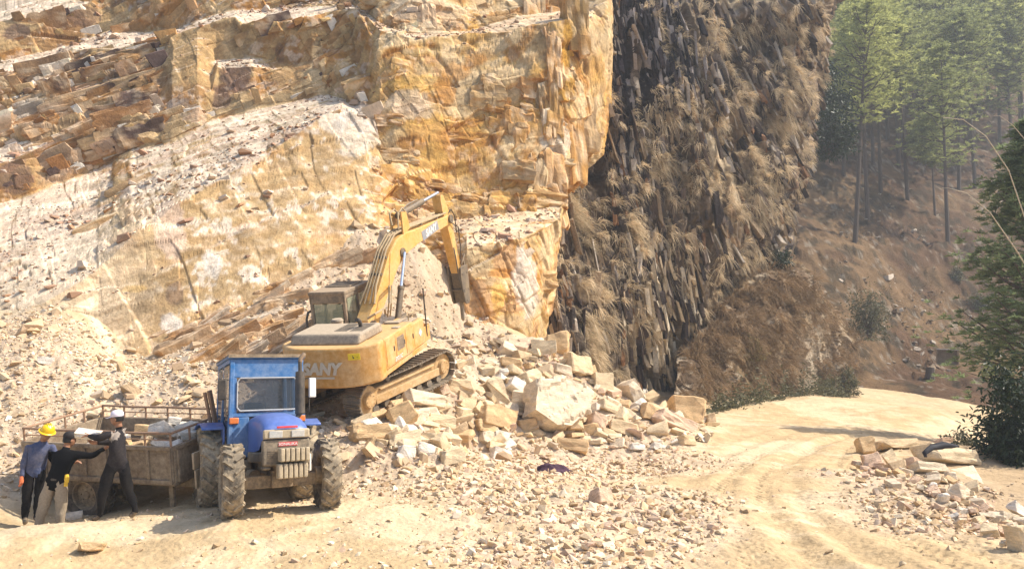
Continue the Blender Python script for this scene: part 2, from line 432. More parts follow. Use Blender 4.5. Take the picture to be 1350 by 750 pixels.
def quarry():
    xs = np.concatenate([np.linspace(-140, -12, 60), np.linspace(-10, 850, 1180)])
    G, par = loft(Q, xs, [105, 95, 52, 28, 80, 24, 32, 52, 32, 12], [722, 748, 752, 758, 800, 812, 816, 814, 812, 812, 812])
    base = G.copy()
    n = blur(normals(blur(G, 2)), 2); n /= np.linalg.norm(n, axis=-1, keepdims=True)
    q = G @ BED.T
    up = n[..., 2]
    flat = smooth(up, .55, .85)                        # bench tops
    xg = np.broadcast_to(xs, par.shape + xs.shape)
    pg = np.broadcast_to(par[:, None], xg.shape)
    yel = smooth(xg, 470, 520)                         # the tall ochre face
    rub = (1 - yel) * smooth(pg, 3.6, 4.1) * (1 - smooth(pg, 4.75, 5.1)) * (1 - smooth(xg, 195, 225))   # chipped strata left
    rub = np.maximum(rub, (1 - yel) * smooth(pg, 1.95, 2.1) * (1 - smooth(pg, 3.9, 4.1)) * smooth(xg, 40, 70) * (1 - smooth(xg, 190, 225)))
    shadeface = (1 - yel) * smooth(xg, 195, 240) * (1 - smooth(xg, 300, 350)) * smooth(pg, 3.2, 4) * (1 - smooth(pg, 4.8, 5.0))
    lowwall = (1 - yel) * (1 - smooth(pg, .9, 1.05))
    amp = np.clip(1 - flat * .8, .1, 1)
    amp = amp * (1 - .45 * lowwall) * (1 - .45 * shadeface) * (1 - .35 * (1 - yel))
    s = 0
    bA = blocks(q, (2.6, 2.2, 1.05), 31)
    bB = blocks(q, (.95, .8, .34), 47)
    bC = blocks(q, (.34, .3, .11), 63, .45)
    big = .46 * (bA[0] - .5) + .30 * bA[1]
    mid = .15 * (bB[0] - .5) + .10 * bB[1]
    sml = .045 * (bC[0] - .5) + .02 * bC[1]
    s = amp * (big * (1 - .35 * rub) + mid + sml * (1 + .5 * rub))
    crack = np.exp(-(bA[2] / .03) ** 2) * .10 + np.exp(-(bB[2] / .05) ** 2) * .05
    s = s - crack * amp * smooth(vnoise(G, .6, 77), .35, .6)
    s = s + (fbm(G, .35, 3, 81) - .5) * .5 * amp
    s = s + (fbm(G, 2.2, 3, 82) - .5) * .10 * (amp * .6 + .35)
    s = s + flat * (np.floor(fbm(q * np.array([1, 1, 0]), .55, 3, 91) * 7) / 7 - .5) * .35      # thin scaly beds on the bench tops
    s = s + flat * ((blocks(q * np.array([1, 1, .2]), (.55, .4, .3), 95)[0]) ** 3) * .10
    edge = smooth(xg, -140, -100)
    s = s * (.42 + .14 * yel)
    # stepped beds: every layer stands proud at its top and breaks back to the next
    cb = q[..., 2] + (fbm(G, .5, 3, 531) - .5) * .5 + (bA[3] - .5) * .35
    f1 = cb / .62; f2 = cb / .23 + 3 * (bB[3] - .5)
    st = (f1 - np.floor(f1)) * .34 * (.4 + ihash(np.floor(f1).astype(int), np.floor(q[..., 0] / 2.3).astype(int), 0 * f1.astype(int), 5)) + (f2 - np.floor(f2)) * .10 * (.15 + .85 * rub)
    s = s + st * (1 - flat) * ((1 - yel) * (.55 + .9 * rub) * (1 - .93 * lowwall) * (1 - .8 * shadeface) + yel * .16)
    # vertical joints on the plain walls
    jt = blocks(np.stack([q[..., 0], q[..., 1], q[..., 2] * .35], -1), (1.15, 1.4, 1.0), 541)
    s = s + np.maximum(lowwall, shadeface) * ((jt[0] - .5) * .13 + jt[1] * .07)
    s = s + (blocks(q, (.8, .7, .22), 521, .5)[0] - .5) * .16 * rub + (fbm(G, 5, 2, 522) - .5) * .02
    s = .3 * s + .7 * blur(s, 1)
    G = G + n * s[..., None]
    # ---------------- rock colour (mineral staining, dust lying on the benches)
    och = np.array([.60, .36, .13]); cream = np.array([.66, .50, .31]); pale = np.array([.70, .585, .45]); brown = np.array([.27, .155, .075]); rust = np.array([.44, .215, .075])
    purp = np.array([.135, .09, .075]); white = np.array([.76, .69, .60]); tan = np.array([.47, .335, .19]); pink = np.array([.60, .455, .355]); dust = np.array([.72, .61, .48]); gold = np.array([.66, .42, .15])
    def mix(a, b, f): return a + (b - a) * np.clip(f, 0, 1)[..., None]
    n1 = fbm(G, .45, 4, 101); n2 = fbm(G, 1.3, 4, 102); n3 = fbm(q * np.array([.6, .6, 3.2]), 1.0, 4, 103); n4 = fbm(G, 5, 3, 104)
    c = np.broadcast_to(cream, G.shape).copy()
    c = mix(c, och, smooth(n1 + .3 * (n3 - .5), .42, .62) * (.55 + .35 * yel))
    c = mix(c, gold, yel * smooth(n2, .48, .68) * .7)
    c = mix(c, tan, (1 - yel) * .55)
    c = mix(c, rust, smooth(n2 * .6 + n3 * .5, .56, .67) * .8)
    c = mix(c, brown, smooth(bB[3] * .55 + n1 * .6, .67, .80) * .8 * (1 - .45 * yel))
    c = mix(c, purp, smooth(bA[3] * .6 + n2 * .5, .78, .88) * .8 * (1 - .85 * yel) * (1 - lowwall))
    c = mix(c, white, smooth(n2 * .7 + n4 * .35, .585, .67) * (.35 + .45 * rub) * (1 - .5 * yel))
    # the plain tan walls on the left
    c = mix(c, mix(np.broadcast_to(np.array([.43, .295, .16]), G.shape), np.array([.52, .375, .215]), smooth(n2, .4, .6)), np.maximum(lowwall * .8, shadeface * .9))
    c = mix(c, white, lowwall * smooth(n2 * .6 + n4 * .5, .63, .70) * .6 * smooth(xg, 170, 260))
    c = mix(c, pink, rub * smooth(n1, .4, .6) * .6)
    # dark stained joint blocks
    def spot(px, py, rx, ry, col, k=1.):
        d = np.hypot((pr[..., 0] - px) / rx, (pr[..., 1] - py) / ry)
        nonlocal c
        c = mix(c, np.array(col), (1 - smooth(d + (n2 - .5) * .9 + (n4 - .5) * .5, .75, 1.05)) * k)
    pr = proj(base)                                    # surveyed stain positions on the rock itself
    for a in [(312,104,22,26,purp,.85),(292,130,14,20,purp,.8),(20,238,26,24,purp,.75),(85,38,36,26,brown,.85),(22,46,18,12,purp,.8),(110,22,24,16,purp,.6),(150,84,55,7,brown,.8),(12,108,22,12,purp,.7),
              (225,20,60,22,rust,.5),(210,112,22,26,brown,.7),(190,95,16,12,purp,.55),(160,225,30,10,rust,.6),(80,70,7,12,purp,.7),(372,108,26,16,rust,.35),(358,54,26,8,brown,.5),(370,70,6,14,purp,.5),(420,95,10,40,cream,.8),
              (175,380,22,7,gold,.9),(60,418,20,12,gold,.9),(230,385,14,18,purp,.6),(225,300,22,40,pink,.8),(470,170,30,40,white,.6),(440,160,22,22,white,.6),(280,350,16,22,white,.85),(225,425,14,14,white,.8),
              (560,110,40,14,gold,.5),(585,120,16,26,rust,.7),(600,95,24,12,rust,.6),(540,140,34,22,pale,.6),(660,110,46,26,cream,.7),(625,185,40,12,rust,.6),(715,60,16,30,tan,.9),(745,55,7,40,(.52,.29,.08),.9),(745,105,9,22,(.45,.25,.07),.9),
              (735,185,24,22,pale,.9),(715,135,10,16,(.30,.23,.15),.8),(662,360,20,10,rust,.8),(690,370,22,50,white,.7),(655,395,14,26,gold,.6),(660,28,20,16,(.34,.21,.10),.8),(560,20,60,30,pale,.5),(800,60,8,50,cream,.6),(606,290,26,20,tan,.7),(570,300,26,20,tan,.6),(40,150,20,14,white,.6),(20,175,14,16,pale,.6)]:
        spot(*a)
    # pale dust lies on everything near level
    nn = normals(G); upf = blur(nn[..., 2], 1)
    c = mix(c, mix(np.broadcast_to(dust, G.shape), pink, smooth(n3, .45, .62) * .6), smooth(upf + .25 * (n4 - .5), .50, .80) * (.9 - .35 * yel))
    c = mix(c, np.array([.72, .60, .45]), (1 - smooth(xg, 120, 240)) * smooth(pg, .0, .4) * (1 - smooth(pg, 1.1, 1.6)) * .6)
    c = mix(c, brown * .8, (1 - flat) * smooth(st, .22, .42) * 0 + (1 - smooth(bC[2], .02, .09)) * .30 * (1 - flat))
    c = c * (.72 + .56 * n4)[..., None] * (.82 + .34 * bB[3])[..., None]
    lum = c.mean(-1, keepdims=True); c = lum + (c - lum) * 1.18
    c = np.clip(c, .02, .85)
    m = earth_mat("quarry_rock", bump=.55, scale=1.1, dist=.08, contrast=.36)
    v = G.reshape(-1, 3)
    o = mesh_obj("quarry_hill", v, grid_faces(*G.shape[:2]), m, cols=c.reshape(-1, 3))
    tag(o, kind="structure")
    return G, nn, c, flat, np.clip(lowwall + shadeface, 0, 1), rub, yel
QG, QN, QC, QFLAT, QPLAIN, QRUB, QYEL = quarry()

# ---------------------------------------------------------------- dark overgrown cliff to the right of the quarry face
D = [
 [(755,500,28.3),(800,520,31),(850,545,33.5),(900,560,36.5),(940,570,41),(980,560,46),(1020,540,51),(1060,460,54),(1100,400,57),(1130,380,62)],
 [(755,430,28.6),(800,440,31.4),(850,450,33.7),(900,460,36.6),(940,450,40),(980,430,42.8),(1020,400,45.8),(1050,380,49.5),(1100,330,57),(1130,330,63)],
 [(755,340,29.2),(800,340,32),(850,340,34.2),(900,340,36.4),(940,330,38.3),(975,332,40),(1000,330,41.5),(1030,305,43.6),(1052,290,46.5),(1070,280,52),(1130,270,63)],
 [(755,230,30.2),(790,215,32.0),(820,200,33.4),(850,215,34.8),(900,215,36.4),(925,212,36.6),(950,218,39.4),(1000,215,41),(1035,215,42.6),(1055,215,45),(1072,210,51),(1130,200,64)],
 [(755,150,31.4),(790,140,32.8),(820,115,33.8),(850,120,35.6),(900,115,36.6),(915,110,37.4),(950,115,39.6),(1000,115,41.6),(1040,110,43),(1064,110,45.6),(1085,110,51),(1130,100,65)],
 [(755,50,33),(800,30,33.6),(820,20,34.6),(850,10,36.6),(900,5,38.2),(950,5,40.6),(985,20,42.4),(1010,30,43.4),(1040,10,44),(1075,5,46),(1098,5,50),(1130,0,66)],
 [(755,-40,56),(850,-40,56),(950,-30,58),(1075,-20,60),(1130,-20,72)],
]
def cliff():
    RE = [1030, 1032, 1046, 1068, 1088, 1101, 1106]; u = np.linspace(0, 1, 760)
    per = [110, 150, 160, 150, 160, 40]; rows = []; Wl = []
    for ln, R_ in zip(D, RE):
        a = np.array(sorted(ln), float); xs = 690 + (R_ - 690) * u
        dd = np.interp(xs, a[:, 0], a[:, 2]) + np.interp(xs, [690, 755, 800, 880], [1.2, 1.8, 2.3, 2.5]); dd = np.minimum(dd, 52) + 9 * smooth(u, .93, 1.0)
        Wl.append(P(xs, np.interp(xs, a[:, 0], a[:, 1]), dd))
    for k in range(len(Wl) - 1):
        for t in np.linspace(0, 1, per[k], endpoint=False): rows.append(Wl[k] * (1 - t) + Wl[k + 1] * t)
    rows.append(Wl[-1]); G = np.array(rows)
    G = blur(G, 8); base = G.copy()
    n = blur(normals(blur(G, 4)), 4); n /= np.linalg.norm(n, axis=-1, keepdims=True)
    pr = proj(base); px, py = pr[..., 0], pr[..., 1]
    # steeply dipping slabs: thin across, long down the face, leaning to the right going down
    lean = math.radians(9) + math.radians(16) * smooth(px, 880, 980)
    a = np.stack([np.cos(lean), 0 * lean, np.sin(lean)], -1)
    b = np.stack([-np.sin(lean), 0 * lean, np.cos(lean)], -1)
    q = np.stack([(G * b).sum(-1), G[..., 1], (G * a).sum(-1)], -1)
    A = blocks(q, (5.5, 2.4, 1.1), 131); B = blocks(q, (2.2, 1.1, .38), 147); C = blocks(q, (.9, .5, .15), 163)
    slab = 1 - .45 * smooth(fbm(G, .22, 3, 171), .5, .65)
    s = (1.0 * (A[0] - .5) + .8 * A[1]) + slab * (.34 * (B[0] - .5) + .2 * B[1]) + slab * (.10 * (C[0] - .5))
    s = s + (fbm(G, .18, 3, 172) - .5) * 2.2 + (fbm(G, 2, 4, 173) - .5) * .30
    # fluted rib low down, smooth spur slab, notch under the roof
    s = s + .35 * np.exp(-(((px - 868) / 40) ** 2 + ((py - 430) / 85) ** 2)) * (np.sin(q[..., 2] * 11 + 2 * vnoise(G, .4, 5)) )
    s = s - 1.6 * np.exp(-(((px - 995) / 22) ** 2 + ((py - 58) / 20) ** 2)) + 1.2 * np.exp(-(((px - 1010) / 45) ** 2 + ((py - 22) / 12) ** 2))
    s = s - 1.3 * np.exp(-(((px - 785) / 26) ** 2 + ((py - 215) / 40) ** 2))
    spur = np.exp(-((px - (915 + (py - 165) * .47)) / 9) ** 2) * smooth(py, 155, 185) * (1 - smooth(py, 335, 360))
    s = s * (1 - .7 * spur) + .5 * spur
    s = s * smooth(px, 690, 730)
    s = .2 * s + .8 * blur(s, 2) + (fbm(G, 3.5, 3, 174) - .5) * .12
    G = G + n * s[..., None]
    dark = np.array([.030, .024, .027]); grey = np.array([.135, .105, .090]); tan = np.array([.40, .285, .17]); straw = np.array([.47, .355, .21]); rust = np.array([.36, .18, .07]); lilac = np.array([.115, .09, .10])
    def mix(a, b, f): return a + (b - a) * np.clip(f, 0, 1)[..., None]
    n1 = fbm(G, .35, 4, 201); n2 = fbm(G, 1.4, 4, 202); n4 = fbm(G, 6, 3, 203)
    c = np.broadcast_to(grey, G.shape).copy()
    c = mix(c, tan, smooth(n1 + .3 * (n2 - .5) + .22 * smooth(px, 880, 960), .55, .72))
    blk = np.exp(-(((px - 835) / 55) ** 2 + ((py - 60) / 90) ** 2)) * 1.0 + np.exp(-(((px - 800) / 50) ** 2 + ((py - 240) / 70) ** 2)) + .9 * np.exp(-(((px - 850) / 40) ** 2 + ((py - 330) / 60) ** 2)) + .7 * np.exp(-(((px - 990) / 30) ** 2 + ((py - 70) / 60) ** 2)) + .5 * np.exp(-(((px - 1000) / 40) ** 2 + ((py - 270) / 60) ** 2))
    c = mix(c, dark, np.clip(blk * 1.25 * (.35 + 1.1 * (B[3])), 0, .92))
    c = mix(c, lilac, smooth(C[3], .6, .7) * .5 * np.clip(blk, 0, 1))
    st_ = fbm(np.stack([q[..., 0] * .5, q[..., 1] * 2.2, q[..., 2] * 4.2], -1), 1.0, 4, 231); c = mix(c, np.array([.44, .36, .30]), smooth(st_, .56, .66) * .75); c = mix(c, dark, smooth(fbm(np.stack([q[..., 0] * .4, q[..., 1] * 2, q[..., 2] * 3.2], -1), 1.0, 4, 232), .54, .62) * .8)
    c = mix(c, rust, smooth(n2 * .8 + A[3] * .4, .74, .84) * .55)
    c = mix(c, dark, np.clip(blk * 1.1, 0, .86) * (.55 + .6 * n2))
    c = mix(c, np.array([.50, .42, .35]), smooth(st_ + .25 * (n4 - .5), .57, .66) * np.clip(blk, 0, 1) * .85)
    c = mix(c, np.array([.60, .49, .34]), spur * .95)
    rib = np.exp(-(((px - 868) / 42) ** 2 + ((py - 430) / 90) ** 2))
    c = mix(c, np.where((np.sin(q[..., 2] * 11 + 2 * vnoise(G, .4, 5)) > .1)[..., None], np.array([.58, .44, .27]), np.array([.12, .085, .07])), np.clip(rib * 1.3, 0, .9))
    nn = normals(G); upf = nn[..., 2]
    c = mix(c, straw, smooth(upf + .4 * (n2 - .5), .35, .65) * .8)
    gr = smooth(fbm(G, .30, 4, 211) + .2 * (n2 - .5) + .10 * smooth(py, 120, 260), .50, .66)
    c = mix(c, np.array([.30, .215, .125]), gr * .45)
    right = smooth(px, 1040, 1090)
    c = mix(c, np.array([.30, .20, .11]), right * .7)
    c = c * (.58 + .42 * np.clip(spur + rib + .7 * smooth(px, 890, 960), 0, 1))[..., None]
    c = np.clip(c * (.75 + .5 * n4)[..., None], .015, .8)
    m = earth_mat("overgrown_rock", bump=.8, scale=1.2, dist=.15, contrast=.38)
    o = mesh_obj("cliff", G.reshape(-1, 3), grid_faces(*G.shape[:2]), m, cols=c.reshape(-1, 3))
    tag(o, kind="structure")
    return G, nn, gr, px, py, c, a, b
CG, CN, CGR, CPX, CPY, CC, CAX, CBX = cliff()

# ---------------------------------------------------------------- low grassy knoll at the foot of the cliff
KN = [
 [(890,575,35),(950,562,38),(1000,545,42),(1050,535,46),(1095,520,50),(1118,505,53)],
 [(890,500,37),(915,480,39.2),(950,445,41.2),(1000,440,43),(1050,440,46),(1095,450,50),(1118,470,53.5)],
 [(890,470,40),(925,430,42),(955,395,43.5),(985,372,45),(1010,358,46.2),(1050,362,47.6),(1078,385,49.5),(1100,415,52),(1118,450,55)],
 [(890,440,46),(925,400,48),(985,356,50),(1010,346,51),(1050,350,52),(1078,372,54),(1118,430,60)],
]
def knoll():
    xs = np.linspace(890, 1118, 200)
    G, par = loft([[(x_, y_, d_ - 5.5) for x_, y_, d_ in l_] for l_ in KN], xs, [70, 70, 30]); G = blur(G, 9)
    n = blur(normals(G), 3); n /= np.linalg.norm(n, axis=-1, keepdims=True)
    pr = proj(G); px, py = pr[..., 0], pr[..., 1]
    q = G @ BED.T
    B = blocks(q, (1.8, 1.4, .5), 247); C = blocks(q, (.7, .6, .2), 263)
    s = (fbm(G, .3, 3, 271) - .5) * 2.0 + .35 * (B[0] - .5) + .18 * (C[0] - .5) + (fbm(G, 2.5, 3, 273) - .5) * .25
    G = G + n * s[..., None]
    n1 = fbm(G, .4, 4, 281); n4 = fbm(G, 5, 3, 283)
    c = np.broadcast_to(np.array([.15, .10, .06]), G.shape).copy()
    c = c + (np.array([.23, .155, .08]) - c) * smooth(n1, .42, .6)[..., None]
    c = c + (np.array([.40, .33, .24]) - c) * (smooth(C[3] * .5 + n4 * .6, .66, .78) * .8)[..., None]
    pal = np.exp(-(((px - 1075) / 22) ** 2 + ((py - 470) / 50) ** 2))
    c = c + (np.array([.45, .37, .27]) - c) * (pal * .9)[..., None]
    o = mesh_obj("knoll", G.reshape(-1, 3), grid_faces(*G.shape[:2]), earth_mat("knoll_earth", bump=.8, scale=1.2, dist=.12, contrast=.35), cols=np.clip(c * (.7 + .6 * n4)[..., None], .02, .7).reshape(-1, 3))
    tag(o, kind="structure")
    return G, normals(G), px, py
KG, KNN, KPX, KPY = knoll()

# ---------------------------------------------------------------- pine forest slope beyond the road
_f = [(1040,520,50),(1100,508,53),(1180,500,57),(1260,494,61),(1350,486,65),(1450,480,68),(1130,440,59),(1230,440,64),(1350,430,69),(1120,350,66),(1220,350,73),(1350,340,77),(1450,330,80),(1090,280,74),(1220,270,84),(1350,260,88),
      (1090,200,88),(1220,180,102),(1350,170,107),(1500,160,110),(1080,100,118),(1350,80,130),(1080,0,150),(1350,0,152),(1080,-30,190),(1350,-20,200),(1600,-20,210),(1040,350,64),(1040,200,90),(1040,0,150),(1700,480,80),(1700,300,100),(1700,100,150),(1010,300,70),(960,200,95),(900,0,150)]
FP_ = P(*np.array(_f, float).T)
FP_ = np.vstack([FP_, [(20, 44, .2), (30, 50, .3), (40, 56, .5), (52, 62, .5)]])
_K = _ker(FP_[:, :2], FP_[:, :2]); _fn = len(FP_)
_M = np.zeros((_fn + 1, _fn + 1)); _M[:_fn, :_fn] = _K - np.eye(_fn) * .5; _M[:_fn, _fn] = 1; _M[_fn, :_fn] = 1
_FW = np.linalg.solve(_M, np.append(FP_[:, 2], 0))
def fz(x, y):
    x = np.asarray(x, float); y = np.asarray(y, float); q = np.stack([x.ravel(), y.ravel()], -1); out = np.empty(len(q))
    for s in range(0, len(q), 40000):
        out[s:s + 40000] = _ker(q[s:s + 40000], FP_[:, :2]) @ _FW[:_fn] + _FW[_fn]
    return out.reshape(x.shape)
def fh(px, py):
    d = np.geomspace(46, 230, 700); q = P(np.full_like(d, px), np.full_like(d, py), d)
    g = fz(q[:, 0], q[:, 1]) - q[:, 2]
    k = np.argmax(g > 0) if (g > 0).any() else len(d) - 1
    return Vector((q[k, 0], q[k, 1], q[k, 2]))
def forest_slope():
    th = np.linspace(.30, .86, 300); rr = np.geomspace(52, 185, 330)
    T, Rr = np.meshgrid(th, rr); x = np.sin(T) * Rr; y = np.cos(T) * Rr
    z = fz(x, y); p = np.stack([x, y, z], -1)
    toe = smooth(Rr, 56, 62)
    z = z + toe * ((fbm(p, .12, 4, 301) - .5) * 3.2 + (fbm(p, .9, 3, 302) - .5) * .8 + (blocks(p, (1.6, 1.6, 1.2), 305)[0] > .86) * .3)
    z = np.where(Rr < 54, z - (54 - Rr) * .6, z)
    v = np.stack([x, y, z], -1)
    n1 = fbm(p, .15, 4, 311); n2 = fbm(p, .9, 4, 312)
    c = np.broadcast_to(np.array([.105, .058, .030]), v.shape).copy()
    c = c + (np.array([.17, .105, .052]) - c) * smooth(n1, .45, .62)[..., None]
    c = c + (np.array([.04, .033, .02]) - c) * (smooth(n2, .52, .66) * .7)[..., None]
    c = c + (np.array([.28, .24, .19]) - c) * (smooth(fbm(p, 1.6, 3, 315), .66, .72) * .7)[..., None]
    o = mesh_obj("forest_slope", v.reshape(-1, 3), grid_faces(*x.shape)[:, ::-1], earth_mat("needle_litter", bump=.7, scale=.9, dist=.2, contrast=.4), cols=c.reshape(-1, 3), smooth_shade=True)
    tag(o, kind="structure")
forest_slope()

# ---------------------------------------------------------------- dusty air over the whole valley
def haze():
    mb = MB(); mb.span((-110, -12, -18), (190, 215, 104))
    m = bpy.data.materials.new("haze"); m.use_nodes = True; nt = m.node_tree
    for n in list(nt.nodes): nt.nodes.remove(n)
    o = nt.nodes.new("ShaderNodeOutputMaterial"); v = nt.nodes.new("ShaderNodeVolumePrincipled")
    v.inputs["Color"].default_value = (.88, .94, 1.0, 1); v.inputs["Density"].default_value = .0012; v.inputs["Anisotropy"].default_value = .1
    nt.links.new(v.outputs[0], o.inputs["Volume"])
    tag(mb.build("haze", m), kind="stuff")
# ---------------------------------------------------------------- shape builder
class MB:
    def __init__(s, M=None):
        s.v = []; s.f = []; s.M = M or Matrix.Identity(4)
    def add(s, vs, fs, M=None):
        T = s.M @ M if M else s.M
        b = len(s.v)
        s.v += [tuple(T @ Vector(v)) for v in vs]
        s.f += [tuple(b + i for i in f) for f in fs]
        return s
    def box(s, c, d, rot=(0, 0, 0), taper=1.0):
        x, y, z = d[0] / 2, d[1] / 2, d[2] / 2; t = taper
        vs = [(-x, -y, -z), (x, -y, -z), (x, y, -z), (-x, y, -z), (-x * t, -y * t, z), (x * t, -y * t, z), (x * t, y * t, z), (-x * t, y * t, z)]
        return s.add(vs, [(3, 2, 1, 0), (4, 5, 6, 7), (0, 1, 5, 4), (1, 2, 6, 5), (2, 3, 7, 6), (3, 0, 4, 7)], Matrix.Translation(c) @ Euler(rot).to_matrix().to_4x4())
    def span(s, a, b):
        a, b = Vector(a), Vector(b); return s.box((a + b) / 2, [abs(q) for q in (b - a)])
    def cyl(s, p0, p1, r0, r1=None, n=14):
        r1 = r0 if r1 is None else r1
        p0, p1 = Vector(p0), Vector(p1); q = (p1 - p0).to_track_quat('Z', 'Y')
        vs = []
        for p, r in ((p0, r0), (p1, r1)):
            for i in range(n):
                a = 2 * math.pi * i / n
                vs.append(p + q @ Vector((r * math.cos(a), r * math.sin(a), 0)))
        fs = [(i, (i + 1) % n, n + (i + 1) % n, n + i) for i in range(n)] + [tuple(range(n - 1, -1, -1)), tuple(range(n, 2 * n))]
        return s.add(vs, fs)
    def tube(s, pts, r, n=8):
        pts = [Vector(p) for p in pts]; rs = r if isinstance(r, (list, tuple)) else [r] * len(pts)
        vs = []; up = None
        for i, p in enumerate(pts):
            t = (pts[min(i + 1, len(pts) - 1)] - pts[max(i - 1, 0)]).normalized()
            if up is None: up = t.orthogonal().normalized()
            up = (up - t * up.dot(t)).normalized(); bn = t.cross(up)
            for k in range(n):
                a = 2 * math.pi * k / n; vs.append(p + (up * math.cos(a) + bn * math.sin(a)) * rs[i])
        fs = []
        for i in range(len(pts) - 1):
            for k in range(n):
                fs.append((i * n + k, i * n + (k + 1) % n, (i + 1) * n + (k + 1) % n, (i + 1) * n + k))
        fs += [tuple(range(n - 1, -1, -1)), tuple(range((len(pts) - 1) * n, len(pts) * n))]
        return s.add(vs, fs)
    def prism(s, poly, a, b, plane='xz'):
        n = len(poly)
        def mk(p, t):
            return {'xz': (p[0], t, p[1]), 'xy': (p[0], p[1], t), 'yz': (t, p[0], p[1])}[plane]
        vs = [mk(p, a) for p in poly] + [mk(p, b) for p in poly]
        return s.add(vs, [(i, (i + 1) % n, n + (i + 1) % n, n + i) for i in range(n)] + [tuple(range(n - 1, -1, -1)), tuple(range(n, 2 * n))])
    def lathe(s, prof, c, axis='Y', n=28):
        """prof: (radius, offset along axis), closed ring profile"""
        vs = []; m = len(prof)
        for i in range(n):
            a = 2 * math.pi * i / n; ca, sa = math.cos(a), math.sin(a)
            for r, h in prof:
                vs.append({'Y': (c[0] + r * ca, c[1] + h, c[2] + r * sa), 'X': (c[0] + h, c[1] + r * ca, c[2] + r * sa), 'Z': (c[0] + r * ca, c[1] + r * sa, c[2] + h)}[axis])
        fs = [(i * m + k, i * m + (k + 1) % m, ((i + 1) % n) * m + (k + 1) % m, ((i + 1) % n) * m + k) for i in range(n) for k in range(m)]
        return s.add(vs, fs)
    def build(s, name, mat, parent=None, bevel=0.0, smooth_shade=False, seg=2):
        me = bpy.data.meshes.new(name); me.from_pydata(s.v, [], s.f)
        bm = bmesh.new(); bm.from_mesh(me); bmesh.ops.recalc_face_normals(bm, faces=bm.faces); bm.to_mesh(me); bm.free()
        for m in (mat if isinstance(mat, (list, tuple)) else [mat]): me.materials.append(m)
        if smooth_shade or bevel:
            me.polygons.foreach_set("use_smooth", [True] * len(me.polygons))
            me.set_sharp_from_angle(angle=math.radians(38))
        o = bpy.data.objects.new(name, me); COL.objects.link(o)
        if parent: o.parent = parent
        if bevel:
            md = o.modifiers.new("bevel", 'BEVEL'); md.width = bevel; md.segments = seg; md.limit_method = 'ANGLE'; md.angle_limit = math.radians(38); md.harden_normals = False
        return o

def text_obj(name, txt, size, mat, parent, M, extrude=.006, bold=0.0, shear=0.0):
    cu = bpy.data.curves.new(name, 'FONT'); cu.body = txt; cu.size = size; cu.extrude = extrude; cu.offset = bold; cu.shear = shear
    cu.align_x = 'CENTER'; cu.align_y = 'CENTER'; cu.resolution_u = 3
    t = bpy.data.objects.new(name, cu); COL.objects.link(t)
    dg = bpy.context.evaluated_depsgraph_get()
    me = bpy.data.meshes.new_from_object(t.evaluated_get(dg))
    bpy.data.objects.remove(t); bpy.data.curves.remove(cu)
    me.transform(M); me.materials.clear(); me.materials.append(mat)
    o = bpy.data.objects.new(name, me); COL.objects.link(o); o.parent = parent
    return o

def frame(o, x, y):
    """matrix taking text plane (x right, y up) to the given world axes at o"""
    x = Vector(x).normalized(); y = Vector(y); y = (y - x * y.dot(x)).normalized(); z = x.cross(y)
    return Matrix(((x.x, y.x, z.x, o[0]), (x.y, y.y, z.y, o[1]), (x.z, y.z, z.z, o[2]), (0, 0, 0, 1)))

# ---------------------------------------------------------------- stones
def hull_stone(rs, dims=(1, 1, 1), jag=.3, extra=5):
    pts = []
    for sx in (-1, 1):
        for sy in (-1, 1):
            for sz in (-1, 1):
                pts.append([sx * (1 - rs.random() * jag), sy * (1 - rs.random() * jag), sz * (1 - rs.random() * jag)])
    for _ in range(extra):
        p = rs.uniform(-1, 1, 3); k = rs.integers(3); p[k] = math.copysign(1 - rs.random() * .1, p[k]); p *= 1 - rs.random() * .12
        pts.append(list(p))
    pts = np.array(pts) * np.array(dims) / 2
    bm = bmesh.new()
    for p in pts: bm.verts.new(p)
    r = bmesh.ops.convex_hull(bm, input=bm.verts)
    bmesh.ops.delete(bm, geom=list({g for g in r["geom_unused"] + r["geom_interior"] if isinstance(g, bmesh.types.BMVert)}), context='VERTS')
    bmesh.ops.dissolve_limit(bm, angle_limit=math.radians(14), verts=bm.verts, edges=bm.edges)
    return bm

STONE_COL = [(.68, .51, .31), (.71, .56, .36), (.62, .43, .235), (.73, .60, .43), (.67, .475, .33), (.55, .40, .245)]
def stone_mats():
    out = []
    for i, c in enumerate(STONE_COL + [(.76, .68, .57)]):
        m = earth_mat("sandstone_%s" % "abcdefg"[i], bump=.7, scale=2.4, dist=.05, attr=False, base=c, contrast=.36, strat=((.4, .2, i), (1, 1, 2.6)))
        nt = m.node_tree; b = nt.nodes["Principled BSDF"]
        # ochre and rust staining in veins
        src = b.inputs["Base Color"].links[0].from_socket
        tc = nt.nodes.new("ShaderNodeTexCoord"); nz = N(nt, "ShaderNodeTexNoise", Scale=1.1, Detail=6.0, Roughness=.65, Distortion=1.2)
        nt.links.new(tc.outputs["Object"], nz.inputs["Vector"])
        mr = N(nt, "ShaderNodeMapRange"); mr.inputs[1].default_value = .54; mr.inputs[2].default_value = .72; mr.inputs[4].default_value = .55 if i < 6 else .2
        nt.links.new(nz.outputs[0], mr.inputs[0])
        mx = N(nt, "ShaderNodeMix", data_type='RGBA'); mx.inputs["B"].default_value = (.50, .29, .115, 1)
        nt.links.new(src, mx.inputs["A"]); nt.links.new(mr.outputs[0], mx.inputs["Factor"]); nt.links.new(mx.outputs["Result"], b.inputs["Base Color"])
        out.append(m)
    return out
SM = stone_mats()
